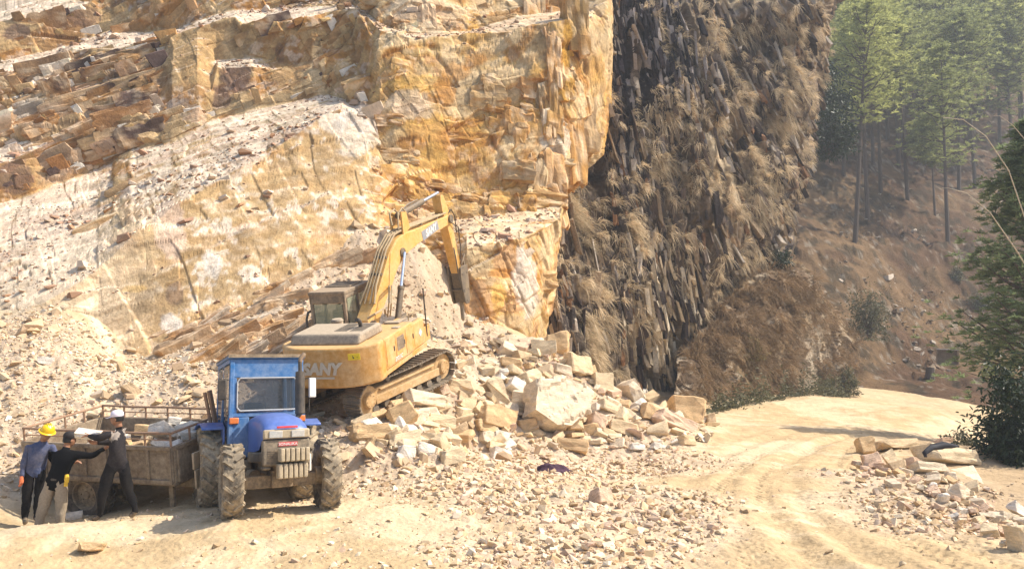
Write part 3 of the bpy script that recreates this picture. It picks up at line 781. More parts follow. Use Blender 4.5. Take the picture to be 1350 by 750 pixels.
def stone(name, loc, dims, rot, seed, mat, jag=.3, extra=5, detail=2):
    rs = np.random.default_rng(seed)
    bm = hull_stone(rs, dims, jag, extra)
    mn = min(dims)
    if detail:
        bmesh.ops.bevel(bm, geom=list(bm.edges), offset=mn * .035, segments=1, affect='EDGES', clamp_overlap=True)
        bmesh.ops.triangulate(bm, faces=bm.faces)
        long_ = [e for e in bm.edges if e.calc_length() > mn * .22]
        bmesh.ops.subdivide_edges(bm, edges=long_, cuts=detail, use_grid_fill=True)
        bmesh.ops.triangulate(bm, faces=bm.faces)
        vs_ = np.array([v.co for v in bm.verts]); off = rs.uniform(-50, 50, 3)
        d = (fbm(vs_ + off, 2.2 / max(dims), 2, 5) - .5) * mn * .16 + (fbm(vs_ * np.array([1, 1, 2.5]) + off, 9 / max(dims), 2, 6) - .5) * mn * .07
        if detail > 1:
            lay = blocks(vs_ / mn + off, (1.1, 1.1, .22), seed % 97)[0]; d = d + (lay - .5) * mn * .09
        bm.normal_update()
        for v, k in zip(bm.verts, d): v.co += v.normal * float(k)
    me = bpy.data.meshes.new(name); bm.to_mesh(me); bm.free(); me.materials.append(mat)
    o = bpy.data.objects.new(name, me); COL.objects.link(o); o.location = loc; o.rotation_euler = rot
    return o

TEMPL = []
for _i in range(14):
    _rs = np.random.default_rng(900 + _i); _bm = hull_stone(_rs, (1, .5 + .45 * _rs.random(), .22 + .4 * _rs.random()), .62, 3)
    bmesh.ops.triangulate(_bm, faces=_bm.faces); _bm.verts.index_update()
    TEMPL.append((np.array([v.co for v in _bm.verts]), np.array([[v.index for v in f.verts] for f in _bm.faces]))); _bm.free()

def rot_mats(e):
    cx, cy, cz = np.cos(e).T; sx, sy, sz = np.sin(e).T
    R = np.empty((len(e), 3, 3))
    R[:, 0, 0] = cy * cz; R[:, 0, 1] = sx * sy * cz - cx * sz; R[:, 0, 2] = cx * sy * cz + sx * sz
    R[:, 1, 0] = cy * sz; R[:, 1, 1] = sx * sy * sz + cx * cz; R[:, 1, 2] = cx * sy * sz - sx * cz
    R[:, 2, 0] = -sy; R[:, 2, 1] = sx * cy; R[:, 2, 2] = cx * cy
    return R

def chips(name, pos, size, seed, mat, pal, flat=.35, sink=.15):
    """thousands of loose chips as one mass"""
    rs = np.random.default_rng(seed); V = []; F = []; C = []; b = 0
    n = len(pos); which = rs.integers(0, len(TEMPL), n)
    e = np.stack([rs.normal(0, flat, n), rs.normal(0, flat, n), rs.uniform(0, 6.28, n)], -1); R = rot_mats(e)
    pal = np.array(pal); col = pal[rs.integers(0, len(pal), n)] * rs.uniform(.72, 1.15, (n, 1))
    for k in range(len(TEMPL)):
        ix = np.where(which == k)[0]
        if not len(ix): continue
        tv, tf = TEMPL[k]
        v = np.einsum('nij,vj->nvi', R[ix], tv) * size[ix][:, None, None] + pos[ix][:, None, :]
        v[..., 2] += size[ix][:, None] * (.22 - sink)
        m = len(tv)
        F.append((tf[None] + (b + np.arange(len(ix)) * m)[:, None, None]).reshape(-1, 3)); V.append(v.reshape(-1, 3)); C.append(np.repeat(col[ix], m, 0)); b += len(ix) * m
    o = mesh_obj(name, np.vstack(V), np.vstack(F), mat, cols=np.vstack(C))
    tag(o, kind="stuff")
    return o
# ---------------------------------------------------------------- loose stone everywhere
chip_mat = earth_mat("stone_chips", bump=.3, scale=6, dist=.02, contrast=.2)
def gdz(x, y):
    return ground_detail(x, y)[0]
def scatter_ground():
    rs = np.random.default_rng(5)
    # candidate points spread evenly over the picture's ground
    n = 120000
    th = rs.uniform(-.66, .66, n); rr = 8.8 * (30 / 8.8) ** rs.random(n)
    x = np.sin(th) * rr; y = np.cos(th) * rr
    z, gv, pl, sl = ground_detail(x, y)
    p = np.stack([x, y, z], -1)
    patch = smooth(fbm(p * np.array([1, 1, 0]), .7, 3, 411), .42, .62)
    lane = np.interp(y, [6, 10, 14, 18, 24, 30], [2.6, 3.6, 5.2, 6.8, 8.6, 10.8]); onroad = 1 - smooth(np.abs(x - lane), 1.2, 2.6)
    left = 1 - smooth(x, -1, 2)
    dens = np.clip(gv * (.45 + .5 * patch) + .14 * patch * (.4 + left) + .03, 0, 1) * (1 - .75 * onroad * (1 - gv))
    slope = np.clip(np.maximum(sl, pl), 0, 1)
    keep = rs.random(n) < np.maximum(dens * .5, slope * (.30 + .25 * np.clip(pl, 0, 1)) * (.35 + .9 * patch))
    p = p[keep]; gvk = np.maximum(gv, slope)[keep]; m = len(p)
    size = np.clip(.035 * rs.pareto(2.0, m) + .022 + .02 * gvk, .02, .17 + .14 * slope[keep]) * (.7 + .55 * gvk)
    chips("gravel", p, size, 6, chip_mat, [(.68, .52, .33), (.66, .48, .29), (.72, .60, .43), (.58, .41, .23), (.70, .54, .39), (.52, .365, .21), (.64, .45, .31)], flat=.5)
    # coarse blocks on the scree slope
    ix = rs.choice(np.where(keep)[0], 0)
    q = np.stack([x, y, z], -1)[(slope > .5) & (rs.random(n) < .013 * (.4 + 1.2 * patch))]
    chips("scree", q, rs.gamma(2.2, .09, len(q)) + .10, 8, chip_mat, [(.62, .46, .29), (.66, .50, .32), (.52, .37, .23), (.70, .56, .40), (.48, .33, .20)], flat=.55, sink=.05)
    # flakes lying on the benches
    up = QN[..., 2]; fl = np.argwhere(up > .62)
    fl = fl[rs.choice(len(fl), min(9000, len(fl)), replace=False)]
    q = QG[fl[:, 0], fl[:, 1]]
    q = q[q[:, 1] > 15]
    cl = smooth(fbm(q, .6, 3, 421), .45, .62); k = rs.random(len(q)) < .12 + .7 * cl; q = q[k]
    sz = np.clip(.06 * rs.pareto(2.2, len(q)) + .05, .05, .55)
    chips("rock_chips", q, sz, 9, chip_mat, [(.62, .49, .37), (.44, .25, .14), (.36, .22, .14), (.66, .54, .43), (.55, .40, .29), (.50, .30, .20)], flat=.25)
scatter_ground()
def fine_chips():
    rs = np.random.default_rng(15); n = 60000
    px = rs.uniform(-10, 420, n); py = rs.uniform(400, 560, n)
    th = rs.uniform(-.66, -.10, n); rr = rs.uniform(14.5, 25, n); x = np.sin(th) * rr; y = np.cos(th) * rr
    z, gv, pl, sl = ground_detail(x, y); k = (sl > .3) & (rs.random(n) < .42 * sl * (.4 + .9 * smooth(fbm(np.stack([x, y, z], -1), .5, 3, 431), .42, .58)))
    p = np.stack([x, y, z], -1)[k]; m = len(p)
    chips("fine_scree", p, np.clip(rs.pareto(2.4, m) * .035 + .03, .03, .16), 16, chip_mat, [(.70, .56, .39), (.60, .45, .29), (.76, .66, .52), (.50, .36, .22), (.66, .52, .37)], flat=.5)
fine_chips()

def face_rot(px, roll, yaw, pitch=0.0):
    return (pitch, roll, yaw)

# (px, py, width px, height px, roll deg clockwise in the picture, colour, label)
ROCKS = [
 (555,530,76,20,10,3,"long flat pale slab lying beside the lower end of the digger's right track"),
 (744,527,88,74,4,3,"largest pale cream slab standing in the middle of the rock heap"),
 (689,528,36,27,8,3,"white topped block leaning on the left edge of the largest slab"),
 (653,552,66,32,12,2,"wide tan block below the white topped block in the heap"),
 (643,512,29,17,-14,2,"tan brick shaped block tilted up to the right near the heap top"),
 (606,513,38,26,14,0,"grooved square block just right of the digger track's far end"),
 (717,460,34,28,-6,1,"pale block at the very top left of the rock heap"),
 (737,455,34,36,0,2,"upright ochre block at the crest of the rock heap"),
 (768,459,48,15,6,2,"thin flat ochre slab capping the crest against the dark cliff"),
 (764,481,44,30,10,0,"thick ochre block under the thin capping slab"),
 (803,489,40,17,22,2,"ochre wedge sloping down right from the crest of the heap"),
 (795,505,36,26,8,1,"cream block tucked below the sloping ochre wedge"),
 (831,518,22,36,-24,3,"narrow white slab standing on edge on the right side of the heap"),
 (806,541,50,15,28,1,"long thin slab sliding down right beside the largest slab"),
 (888,558,66,24,20,4,"long pinkish boulder sloping to the road end of the heap"),
 (908,546,52,40,4,2,"big angular ochre boulder at the road end of the heap"),
 (858,545,34,26,20,2,"brown shaded boulder behind the long pinkish one"),
 (905,582,30,15,8,0,"small flat topped block at the right toe of the heap"),
 (935,553,14,16,0,5,"small grey brown stone right of the big ochre boulder"),
 (595,604,32,25,0,1,"cube with a white right face alone in front of the heap"),
 (660,599,36,20,12,6,"white topped block on the gravel front of the heap"),
 (563,594,32,19,14,6,"low white and tan block left of the lone cube"),
 (536,597,28,22,18,6,"white faced wedge at the left toe of the heap"),
 (491,571,58,24,0,2,"rounded ochre slab near the tractor's front wheel"),
 (532,549,40,34,-34,2,"tan slab leaning up right under the long flat slab"),
 (478,555,32,18,-20,1,"pale stone against the underside of the digger track"),
 (551,549,34,18,-6,3,"cream block with a chipped corner under the long flat slab"),
 (580,556,50,19,4,1,"brick shaped cream block lying level in the left of the heap"),
 (611,531,30,24,32,0,"split block leaning right below the grooved square block"),
 (656,516,24,40,-18,1,"tall tan slab standing nearly upright in the upper heap"),
 (679,508,22,26,34,6,"bluish white leaning slab left of the largest slab"),
 (701,500,32,26,-10,1,"squarish tan block above the largest slab"),
 (671,479,34,17,8,2,"ochre lump behind the upper left of the heap"),
 (740,487,30,18,14,3,"pale lump resting on top of the largest slab"),
 (785,558,30,28,20,4,"pinkish block right of the largest slab's foot"),
 (823,567,46,19,16,0,"layered flat block above the gravel on the right of the heap"),
 (756,588,42,17,6,2,"flat tan stone half buried in gravel below the largest slab"),
 (607,571,38,24,-20,5,"streaked brown block in the lower middle of the heap"),
 (638,562,28,22,6,2,"ochre cube between the streaked block and the wide tan block"),
 (641,577,22,22,30,3,"small white cube standing on its corner in the lower heap"),
 (660,577,28,18,10,6,"small broken white block beside the corner standing cube"),
 (696,563,28,24,-8,2,"tan block with a pointed top left below the largest slab"),
 (566,577,26,16,0,1,"small cream brick above the low white and tan block"),
 (535,580,46,20,-8,1,"flat shaded slab behind the white faced wedge"),
 (520,575,24,22,-28,0,"dull wedge squeezed in at the heap's left end"),
 (793,655,32,28,14,4,"lone pinkish square block on the gravel near the dark cloth"),
 (840,590,22,10,8,6,"small white flake on the gravel at the heap's right toe"),
 (870,590,26,10,14,6,"thin white slab lying by the right toe of the heap"),
 (122,720,34,11,6,2,"flat ochre stone in the dust in front of the workers"),
 (120,652,20,14,10,3,"grey white stone lying under the trailer wheel"),
 (98,681,22,14,0,6,"pale grey stone at the feet of the workers"),
 (250,478,60,9,-24,4,"long pinkish plank of rock lying on the scree left of the digger"),
 (285,462,74,12,-22,2,"long brown slab on the scree above the blue cab"),
 (60,476,20,12,6,6,"white boulder on the slope above the yellow helmet"),
 (178,520,44,12,38,5,"slab sliding down the scree behind the trailer"),
 (555,420,30,8,4,3,"flat pale slab on the rubble under the hammer"),
 # right hand wall of stones beside the road
 (1181,586,60,15,2,0,"long ochre slab laid on top of the roadside stones"),
 (1141,588,24,24,0,2,"brown block at the left end of the roadside stones"),
 (1150,607,30,24,-16,4,"pinkish block under the left end of the long ochre slab"),
 (1171,604,20,18,-20,1,"small tan block in the middle under the long ochre slab"),
 (1180,616,30,18,-14,5,"olive tan block at the bottom of the roadside stones"),
 (1205,611,26,16,16,4,"pink wedge beside the olive tan roadside block"),
 (1246,602,86,24,8,1,"biggest roadside slab with a dark jacket lying on it"),
 (1242,583,38,12,4,4,"brown stone behind the slab with the jacket"),
 (1225,618,52,12,8,3,"broken flat stone under the slab with the jacket"),
 (1266,652,40,22,18,3,"smooth pale block lower down the roadside rubble"),
 (1331,684,42,13,24,3,"flat cream slab at the right frame edge above the last boulder"),
 (1345,712,30,40,0,1,"large rounded boulder cut by the right edge of the picture"),
 (1342,672,34,16,26,6,"grey slab along the drop at the right edge"),
 (1300,665,26,14,26,4,"pink chip of rock below the smooth sloping slab"),
]
def place_rocks():
    rs = np.random.default_rng(77)
    for i, (px, py, w_, h_, roll, c, lab) in enumerate(ROCKS):
        a = gh(px, py + h_ * .30); d = a.y
        W, H = w_ * d / FPX, h_ * d / FPX
        dep = max(.55 * W, H) * rs.uniform(.75, 1.0)
        c0 = P(px, py, d + dep * .18)
        o = stone("rock", c0, (W * 1.04, dep, H * 1.06), (rs.normal(0, .10) - .30, math.radians(roll), rs.normal(.38, .22)), 1000 + i, SM[c], jag=.50 if w_ < 60 else .42, extra=4 if w_ < 60 else 7, detail=2 if w_ < 60 else 4)
        right = px > 1100
        tag(o, lab, "rock", "stones piled at the roadside" if right else "rocks of the quarry")
        if i == 1: bpy.data.objects.remove(o)
    def slab(label, out, d0, kx, ky, thick, mat, seed, cx, cy):
        out = [(cx + (x - cx) * .84, cy + (y - cy) * .88 - 2) for x, y in out]; top = [Vector(P(x, y, d0 + (x - cx) * kx + (cy - y) * ky)) for x, y in out]
        nn = (top[2] - top[0]).cross(top[5] - top[0]).normalized(); nn = nn if nn.y > 0 else -nn
        bm = bmesh.new(); c0 = sum(top, Vector()) / len(top)
        f1 = [bm.verts.new(p - c0) for p in top]; f2 = [bm.verts.new(p - c0 + nn * thick) for p in top]; k = len(top)
        bm.faces.new(f1); bm.faces.new(f2[::-1])
        for q in range(k): bm.faces.new((f1[q], f2[q], f2[(q + 1) % k], f1[(q + 1) % k]))
        bmesh.ops.triangulate(bm, faces=bm.faces)
        for _ in range(4): bmesh.ops.subdivide_edges(bm, edges=[e for e in bm.edges if e.calc_length() > .10], cuts=1, use_grid_fill=True); bmesh.ops.triangulate(bm, faces=bm.faces)
        bmesh.ops.recalc_face_normals(bm, faces=bm.faces)
        co = np.array([v.co for v in bm.verts]); dd = (fbm(co + seed, .9, 2, 5) - .5) * .02 + (blocks(co @ np.array([[.8, .2, -.5], [0, 1, .2], [.5, 0, .85]]), (.9, .9, .26), seed)[0] - .5) * .11 + (fbm(co + seed, 5, 3, 6) - .5) * .04
        bm.normal_update()
        for v, q in zip(bm.verts, dd): v.co += v.normal * float(q)
        me = bpy.data.meshes.new("rock"); bm.to_mesh(me); bm.free(); me.materials.append(mat)
        o = bpy.data.objects.new("rock", me); COL.objects.link(o); o.location = c0
        tag(o, label, "rock", "rocks of the quarry")
    slab(ROCKS[1][6], [(704,497),(741,493),(774,503),(789,518),(781,547),(757,568),(733,565),(699,543)], 20.9, .016, .012, .7, SM[3], 11, 744, 530)
    # the rest of the heap
    for k in range(34):
        t = rs.random(); px = rs.uniform(1128, 1262); py = np.interp(px, [1128, 1200, 1262], [622, 632, 645]) + rs.uniform(-14, 16); s = rs.uniform(9, 20); a = gh(px, py); W = s * a.y / FPX
        o = stone("rock", a + Vector((0, 0, W * .12)), (W, W * rs.uniform(.6, .95), W * rs.uniform(.35, .7)), (rs.normal(0, .3), rs.normal(0, .3), rs.uniform(0, 3.1)), 8000 + k, SM[rs.choice([1, 2, 3, 4, 4])], jag=.5, extra=3, detail=1)
        tag(o, "small pinkish stone in the rubble under the roadside slabs", "rock", "small stones of the roadside pile")
    for k in range(60):
        t = rs.random() ** .8; px = 1225 + 120 * t + rs.uniform(-26, 16); py = 640 + 62 * t + rs.uniform(-14, 24); s = rs.uniform(9, 26); a = gh(px, py); W = s * a.y / FPX
        o = stone("rock", a + Vector((0, 0, W * .20)), (W, W * rs.uniform(.5, .9), W * rs.uniform(.25, .55)), (rs.normal(0, .3), rs.normal(.2, .3), rs.uniform(0, 3.1)), 8200 + k, SM[rs.choice([1, 3, 3, 4, 4, 6])], jag=.5, extra=3, detail=1)
        tag(o, "pale chunk of stone in the rubble running down to the right corner", "rock", "stones running down to the right corner")
    n = 0; tries = 0; used = [(r[0], r[1], r[2] * (.32 if r[2] < 80 else .27), r[3] * .30) for r in ROCKS]
    top = [(470,556),(520,512),(560,500),(600,470),(640,455),(700,440),(760,446),(800,474),(850,520),(900,545),(940,556)]
    bot = [(470,585),(540,606),(620,606),(700,592),(780,584),(860,588),(940,578)]
    while n < 185 and tries < 6000:
        tries += 1
        px = rs.uniform(468, 938); y0 = np.interp(px, *zip(*top)); y1 = np.interp(px, *zip(*bot)); py = rs.uniform(y0, y1)
        if any(abs(px - u[0]) < u[2] and abs(py - u[1]) < u[3] for u in used): continue
        s = rs.uniform(12, 36) * (.7 if py > y1 - 10 else 1)
        used.append((px, py, s * .36, s * .3))
        a = gh(px, py + 2); d = a.y; W = s * d / FPX
        o = stone("rock", a + Vector((0, .05, W * .06)), (W, W * rs.uniform(.6, .95), W * rs.uniform(.24, .62)), (rs.normal(-.15, .4), rs.normal(0, .45), rs.uniform(0, 3.1)), 3000 + n, SM[rs.choice([0, 1, 1, 3, 3, 4, 2, 6])], jag=.55, extra=3, detail=1)
        tag(o, "medium broken sandstone block filling the gaps of the big rock heap", "rock", "blocks filling the rock heap"); n += 1
place_rocks()

def sloping_slab():
    pts = [(1252,618,17.6),(1283,612,17.8),(1300,640,16.4),(1318,668,15.0),(1302,672,14.6),(1275,655,15.6)]
    v = [Vector(P(*p)) for p in pts]; nn = Vector((.25, .25, -.9)).normalized()
    mb = MB(); n = len(v); mb.add([*v, *[p + nn * .22 for p in v]], [(i, (i + 1) % n, n + (i + 1) % n, n + i) for i in range(n)] + [tuple(range(n)), tuple(range(2 * n - 1, n - 1, -1))])
    o = mb.build("rock_slab", SM[3], bevel=.03)
    tag(o, "smooth pale slab sloping down to the right below the jacket", "rock slab", "stones piled at the roadside")
sloping_slab()

# ---------------------------------------------------------------- joint blocks and slabs standing proud of the rock faces
BLK = []
for _i in range(12):
    _rs = np.random.default_rng(700 + _i); _bm = hull_stone(_rs, (1, 1, 1), .38 if _i < 8 else .6, 4)
    bmesh.ops.triangulate(_bm, faces=_bm.faces); _bm.verts.index_update()
    BLK.append((np.array([v.co for v in _bm.verts]), np.array([[v.index for v in f.verts] for f in _bm.faces]))); _bm.free()
BLKS = []
for _i in range(14):
    _rs = np.random.default_rng(760 + _i); _bm = hull_stone(_rs, (1, 1, 1), .26, 4)
    bmesh.ops.triangulate(_bm, faces=_bm.faces)
    for _ in range(3): bmesh.ops.subdivide_edges(_bm, edges=[e for e in _bm.edges if e.calc_length() > .16], cuts=1, use_grid_fill=True); bmesh.ops.triangulate(_bm, faces=_bm.faces)
    _c = np.array([v.co for v in _bm.verts]); _bm.normal_update()
    _k = (blocks(_c + 7 * _i, (.42, .5, .30), 40 + _i, .5)[0] - .5) * .20 + (fbm(_c + 3.3 * _i, 3.0, 3, 50 + _i) - .5) * .16
    for v, k in zip(_bm.verts, _k): v.co += v.normal * float(k)
    _bm.verts.index_update()
    BLKS.append((np.array([v.co for v in _bm.verts]), np.array([[v.index for v in f.verts] for f in _bm.faces]))); _bm.free()
def shards(name, pos, A, dims, cols, seed, mat, jit=.10, BLK=BLK):
    """A: (n,3,3) axes as rows, dims (n,3)"""
    rs = np.random.default_rng(seed); n = len(pos); which = rs.integers(0, len(BLK), n); R = rot_mats(rs.normal(0, jit, (n, 3)))
    M = np.einsum('nij,njk->nik', np.transpose(A, (0, 2, 1)), R); V, F, C, b = [], [], [], 0
    for k in range(len(BLK)):
        ix = np.where(which == k)[0]
        if not len(ix): continue
        tv, tf = BLK[k]; m = len(tv)
        v = np.einsum('nij,nvj->nvi', M[ix], tv[None] * dims[ix][:, None, :]) + pos[ix][:, None, :]
        F.append((tf[None] + (b + np.arange(len(ix)) * m)[:, None, None]).reshape(-1, 3)); V.append(v.reshape(-1, 3)); C.append(np.repeat(cols[ix], m, 0)); b += len(ix) * m
    V = np.vstack(V); C = np.vstack(C)
    if BLK is BLKS:
        q = V @ BED.T; n1 = fbm(q * np.array([.7, .7, 2.6]), 1.3, 4, seed); n2 = fbm(V, 4, 3, seed + 1)
        def mx(c_, t_, f_): return c_ + (np.array(t_) - c_) * np.clip(f_, 0, 1)[:, None]
        C = mx(C, (.48, .245, .075), smooth(n1, .47, .62) * .65); C = mx(C, (.68, .55, .38), smooth(n2 * .7 + n1 * .3, .50, .62) * .5); C = mx(C, (.16, .10, .065), smooth(1 - n1, .57, .68) * .38)
        C = C * (.78 + .72 * n2)[:, None]
    tag(mesh_obj(name, V, np.vstack(F), mat, cols=np.clip(C, .015, .85)), kind="stuff")
def face_blocks():
    rs = np.random.default_rng(61); f = lambda A: A.reshape(-1, A.shape[-1]) if A.ndim == 3 else A.ravel()
    g, nn, c, fl, pl, rub, yel = map(f, (QG, QN, QC, QFLAT, QPLAIN, QRUB, QYEL))
    w = (1 - smooth(fl, .3, .6)) * (1 - pl * .93) * (.16 + 1.1 * rub) * (1 - .85 * yel) * (smooth(fbm(g, .45, 3, 63), .40, .56) + .12); w[g[:, 2] < 1] = 0; w[g[:, 1] > 46] = 0
    n = 1000; ix = rs.choice(len(g), n, replace=False, p=w / w.sum()); r_ = rub[ix][:, None]; y_ = yel[ix][:, None]
    dims = np.stack([rs.gamma(2.2, .24, n) + .14, rs.gamma(2.2, .20, n) + .16, rs.gamma(2.0, .10, n) + .06], -1) * (1 - .30 * r_) * (1 - .15 * y_)
    dims = np.minimum(dims, np.array([.95, .75, .36]))
    col = c[ix] * rs.uniform(.75, 1.2, (n, 1)); pick = rs.random(n)
    for lo, hi, q in ((0, .13, (.33, .16, .06)), (.13, .22, (.13, .085, .07)), (.22, .34, (.74, .66, .55)), (.34, .37, (.55, .36, .15))):
        k = (pick >= lo) & (pick < hi) & (yel[ix] < .6); col[k] = np.array(q) * rs.uniform(.8, 1.15, (k.sum(), 1))
    A = np.tile(BED[None], (n, 1, 1)); shards("ledge_blocks", g[ix] - nn[ix] * (.02 + .36 * dims[:, 1:2]), A, dims, col, 64, bpy.data.materials["quarry_rock"], .07)
    # long continuous ledges along the beds
    w2 = (1 - smooth(fl, .35, .6)) * (1 - pl * .96) * (1 - yel) * (.035 + rub); w2[g[:, 2] < 1] = 0; w2[g[:, 1] > 44] = 0
    n = 270; ix = rs.choice(len(g), n, replace=False, p=w2 / w2.sum())
    dims = np.stack([np.minimum(rs.gamma(2.0, .75, n) + .5, 3.6), np.minimum(rs.gamma(3, .18, n) + .25, .95), np.minimum(rs.gamma(2.2, .10, n) + .08, .42)], -1)
    col = c[ix] * rs.uniform(.72, 1.15, (n, 1)); pick = rs.random(n)
    for lo, hi, q in ((0, .16, (.34, .18, .075)), (.16, .26, (.15, .10, .08)), (.26, .40, (.70, .60, .47)), (.40, .50, (.50, .34, .18))):
        k = (pick >= lo) & (pick < hi); col[k] = np.array(q) * rs.uniform(.8, 1.15, (k.sum(), 1))
    A = np.tile(BED[None], (n, 1, 1)); shards("bedding_ledges", g[ix] - nn[ix] * (.02 + .36 * dims[:, 1:2]), A, dims, col, 67, bpy.data.materials["quarry_rock"], .05, BLKS)
    # squared joint blocks and pillars on the ochre face
    pr = proj(g); px, py = pr[:, 0], pr[:, 1]
    def yblocks(name, n, wt, dm, seed, sink):
        ix = rs.choice(len(g), n, replace=False, p=wt / wt.sum()); N_ = nn[ix].copy(); N_[:, 2] *= .3; N_ = N_ * .5 + np.array([.30, -.82, .1]); N_ /= np.linalg.norm(N_, axis=1, keepdims=True)
        T = np.cross(N_, [0, 0, 1.]); T /= np.linalg.norm(T, axis=1, keepdims=True); Z = np.cross(T, N_); Z *= np.sign(Z[:, 2:3])
        dims = dm(n); dims[:, 1] = np.minimum(dims[:, 1], .9); A = np.stack([T, N_, Z], 1)
        shards(name, g[ix] - nn[ix] * (sink * dims[:, 1:2]), A, dims, c[ix] * rs.uniform(.8, 1.12, (n, 1)), seed, bpy.data.materials["quarry_rock"], .05, BLKS)
    toc = np.array([0, 0, CZ]) - g; toc /= np.linalg.norm(toc, axis=1, keepdims=True); fc = smooth((nn * toc).sum(1), .45, .7)
    arr = fc * (px < 796) * (px < 735 + np.clip(230 - py, 0, 60)) * yel * np.exp(-((px - 765) / 45) ** 2) * (py > -20) * (py < 300) * (1 - smooth(fl, .5, .8))
    yblocks("arris_pillars", 22, arr, lambda n: np.stack([rs.uniform(.5, 1.3, n), rs.uniform(.7, 1.4, n), rs.gamma(4, .5, n) + .6], -1), 68, .40)
    mid = fc * (px < 735 + np.clip(230 - py, 0, 60)) * yel * (py > -20) * (py < 420) * (1 - smooth(fl, .5, .8)) * (smooth(fbm(g, .3, 3, 69), .45, .58) + .03)
    yblocks("joint_blocks", 70, mid, lambda n: np.stack([rs.gamma(2.5, .35, n) + .3, rs.uniform(.4, .9, n), rs.gamma(2.5, .22, n) + .2], -1), 70, .43)
    # half buried ledges in the scree below the wall
    q = rs.uniform([225, 340], [475, 490], (95, 2)); q = q[~((q[:, 0] > 385) & (q[:, 1] > 352))]; pts = np.array([gh(*p_) for p_ in q]); n = len(pts)
    dims = np.stack([rs.gamma(2.4, .5, n) + .5, rs.gamma(3, .16, n) + .2, rs.gamma(2.2, .10, n) + .12], -1)
    dims = np.minimum(dims, np.array([1.7, .5, .30]))
    shards("scree_ledges", pts - np.array([0, 0, .02]), np.tile(BED[None], (n, 1, 1)), dims, np.array([(.55, .41, .27), (.47, .32, .19), (.64, .52, .38), (.40, .25, .14)])[rs.integers(0, 4, n)], 71, bpy.data.materials["quarry_rock"], .12, BLKS)
    g, nn, c, px, py, a, b = map(f, (CG, CN, CC, CPX, CPY, CAX, CBX))
    blk = np.exp(-(((px - 845) / 70) ** 2 + ((py - 60) / 120) ** 2)); rib = np.exp(-(((px - 872) / 45) ** 2 + ((py - 430) / 90) ** 2)); rt = np.exp(-(((px - 1020) / 40) ** 2 + ((py - 150) / 140) ** 2))
    w = (.22 + 1.2 * blk + 1.6 * rib + .8 * rt) * (smooth(fbm(g, .35, 3, 65), .36, .52) + .1) * (py > -30) * (py < 545) * (px > 712)
    n = 3900; ix = rs.choice(len(g), n, replace=False, p=w / w.sum())
    dims = np.stack([rs.gamma(1.6, .10, n) + .05, rs.gamma(2.0, .24, n) + .2, rs.gamma(1.7, .62, n) + .35], -1)
    dims = np.minimum(dims, np.array([.30, .70, 2.2])); dims[:, 2] = np.maximum(dims[:, 2], dims[:, 0] * 2.5)
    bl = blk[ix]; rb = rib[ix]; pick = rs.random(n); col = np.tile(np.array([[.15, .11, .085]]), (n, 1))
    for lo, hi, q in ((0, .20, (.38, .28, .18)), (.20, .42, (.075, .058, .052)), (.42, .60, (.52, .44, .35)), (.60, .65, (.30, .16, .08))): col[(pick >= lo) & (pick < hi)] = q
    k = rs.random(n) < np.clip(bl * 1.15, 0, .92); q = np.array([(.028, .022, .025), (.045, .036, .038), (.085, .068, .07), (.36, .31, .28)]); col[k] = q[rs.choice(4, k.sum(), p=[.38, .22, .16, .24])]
    k = rs.random(n) < np.clip(rb * 1.2, 0, .9); q = np.array([(.64, .51, .34), (.54, .41, .26), (.06, .045, .04), (.70, .59, .43)]); col[k] = q[rs.choice(4, k.sum(), p=[.35, .2, .25, .2])]
    col = col * rs.uniform(.75, 1.2, (n, 1)); A = np.stack([a[ix], np.tile([[0, 1., 0]], (n, 1)), b[ix]], 1)
    shards("cliff_slabs", g[ix] - nn[ix] * (.05 + .33 * dims[:, 1:2]), A, dims, col, 66, bpy.data.materials["overgrown_rock"], .11)
face_blocks()
# ---------------------------------------------------------------- machine materials
DUST = (.56, .43, .27)
M_yel = plain_mat("yellow_paint", (.58, .28, .05), .5, dirt=.48, dirtcol=(.58, .40, .21), scale=1.4, topdust=.65)
M_boom = plain_mat("boom_paint", (.66, .34, .06), .45, dirt=.34, dirtcol=(.58, .42, .22), scale=1.6, topdust=.35)
M_hood = plain_mat("dusty_grey_plastic", (.20, .16, .12), .7, dirt=.4, dirtcol=(.50, .40, .28), scale=2, topdust=.75)
M_cabx = plain_mat("dusty_dark_metal", (.16, .125, .09), .6, dirt=.45, dirtcol=(.42, .31, .20), scale=2.2, topdust=.75)
M_blk = plain_mat("black_metal", (.03, .028, .026), .5, dirt=.2, dirtcol=(.25, .19, .13), scale=4)
M_steel = plain_mat("track_steel", (.17, .15, .13), .5, metal=.55, dirt=.4, dirtcol=(.42, .33, .22), scale=5, topdust=.35)
M_track = plain_mat("dusty_track_frame", (.45, .26, .09), .7, dirt=.5, dirtcol=(.54, .39, .22), scale=1.8, topdust=.7)
M_chrome = plain_mat("piston_chrome", (.75, .76, .78), .18, metal=.9, dirt=.05, scale=4)
M_hose = plain_mat("dusty_hose", (.30, .22, .13), .7, dirt=.4, dirtcol=(.52, .39, .22), scale=5)
M_letter = plain_mat("silver_lettering", (.62, .55, .44), .5, dirt=.15, dirtcol=(.5, .38, .22), scale=6)
M_plate = plain_mat("white_plate", (.72, .70, .66), .5, dirt=.15, dirtcol=DUST, scale=5)
M_inky = plain_mat("plate_lettering", (.28, .28, .30), .5)
M_warn = plain_mat("yellow_sticker", (.85, .62, .02), .5, dirt=.08, scale=6)
M_rust = plain_mat("worn_rusty_metal", (.20, .125, .075), .75, dirt=.4, dirtcol=(.42, .32, .21), scale=2.5, bump=.2)
M_ham = plain_mat("hammer_steel", (.115, .095, .075), .5, metal=.3, dirt=.35, dirtcol=(.34, .25, .15), scale=3)
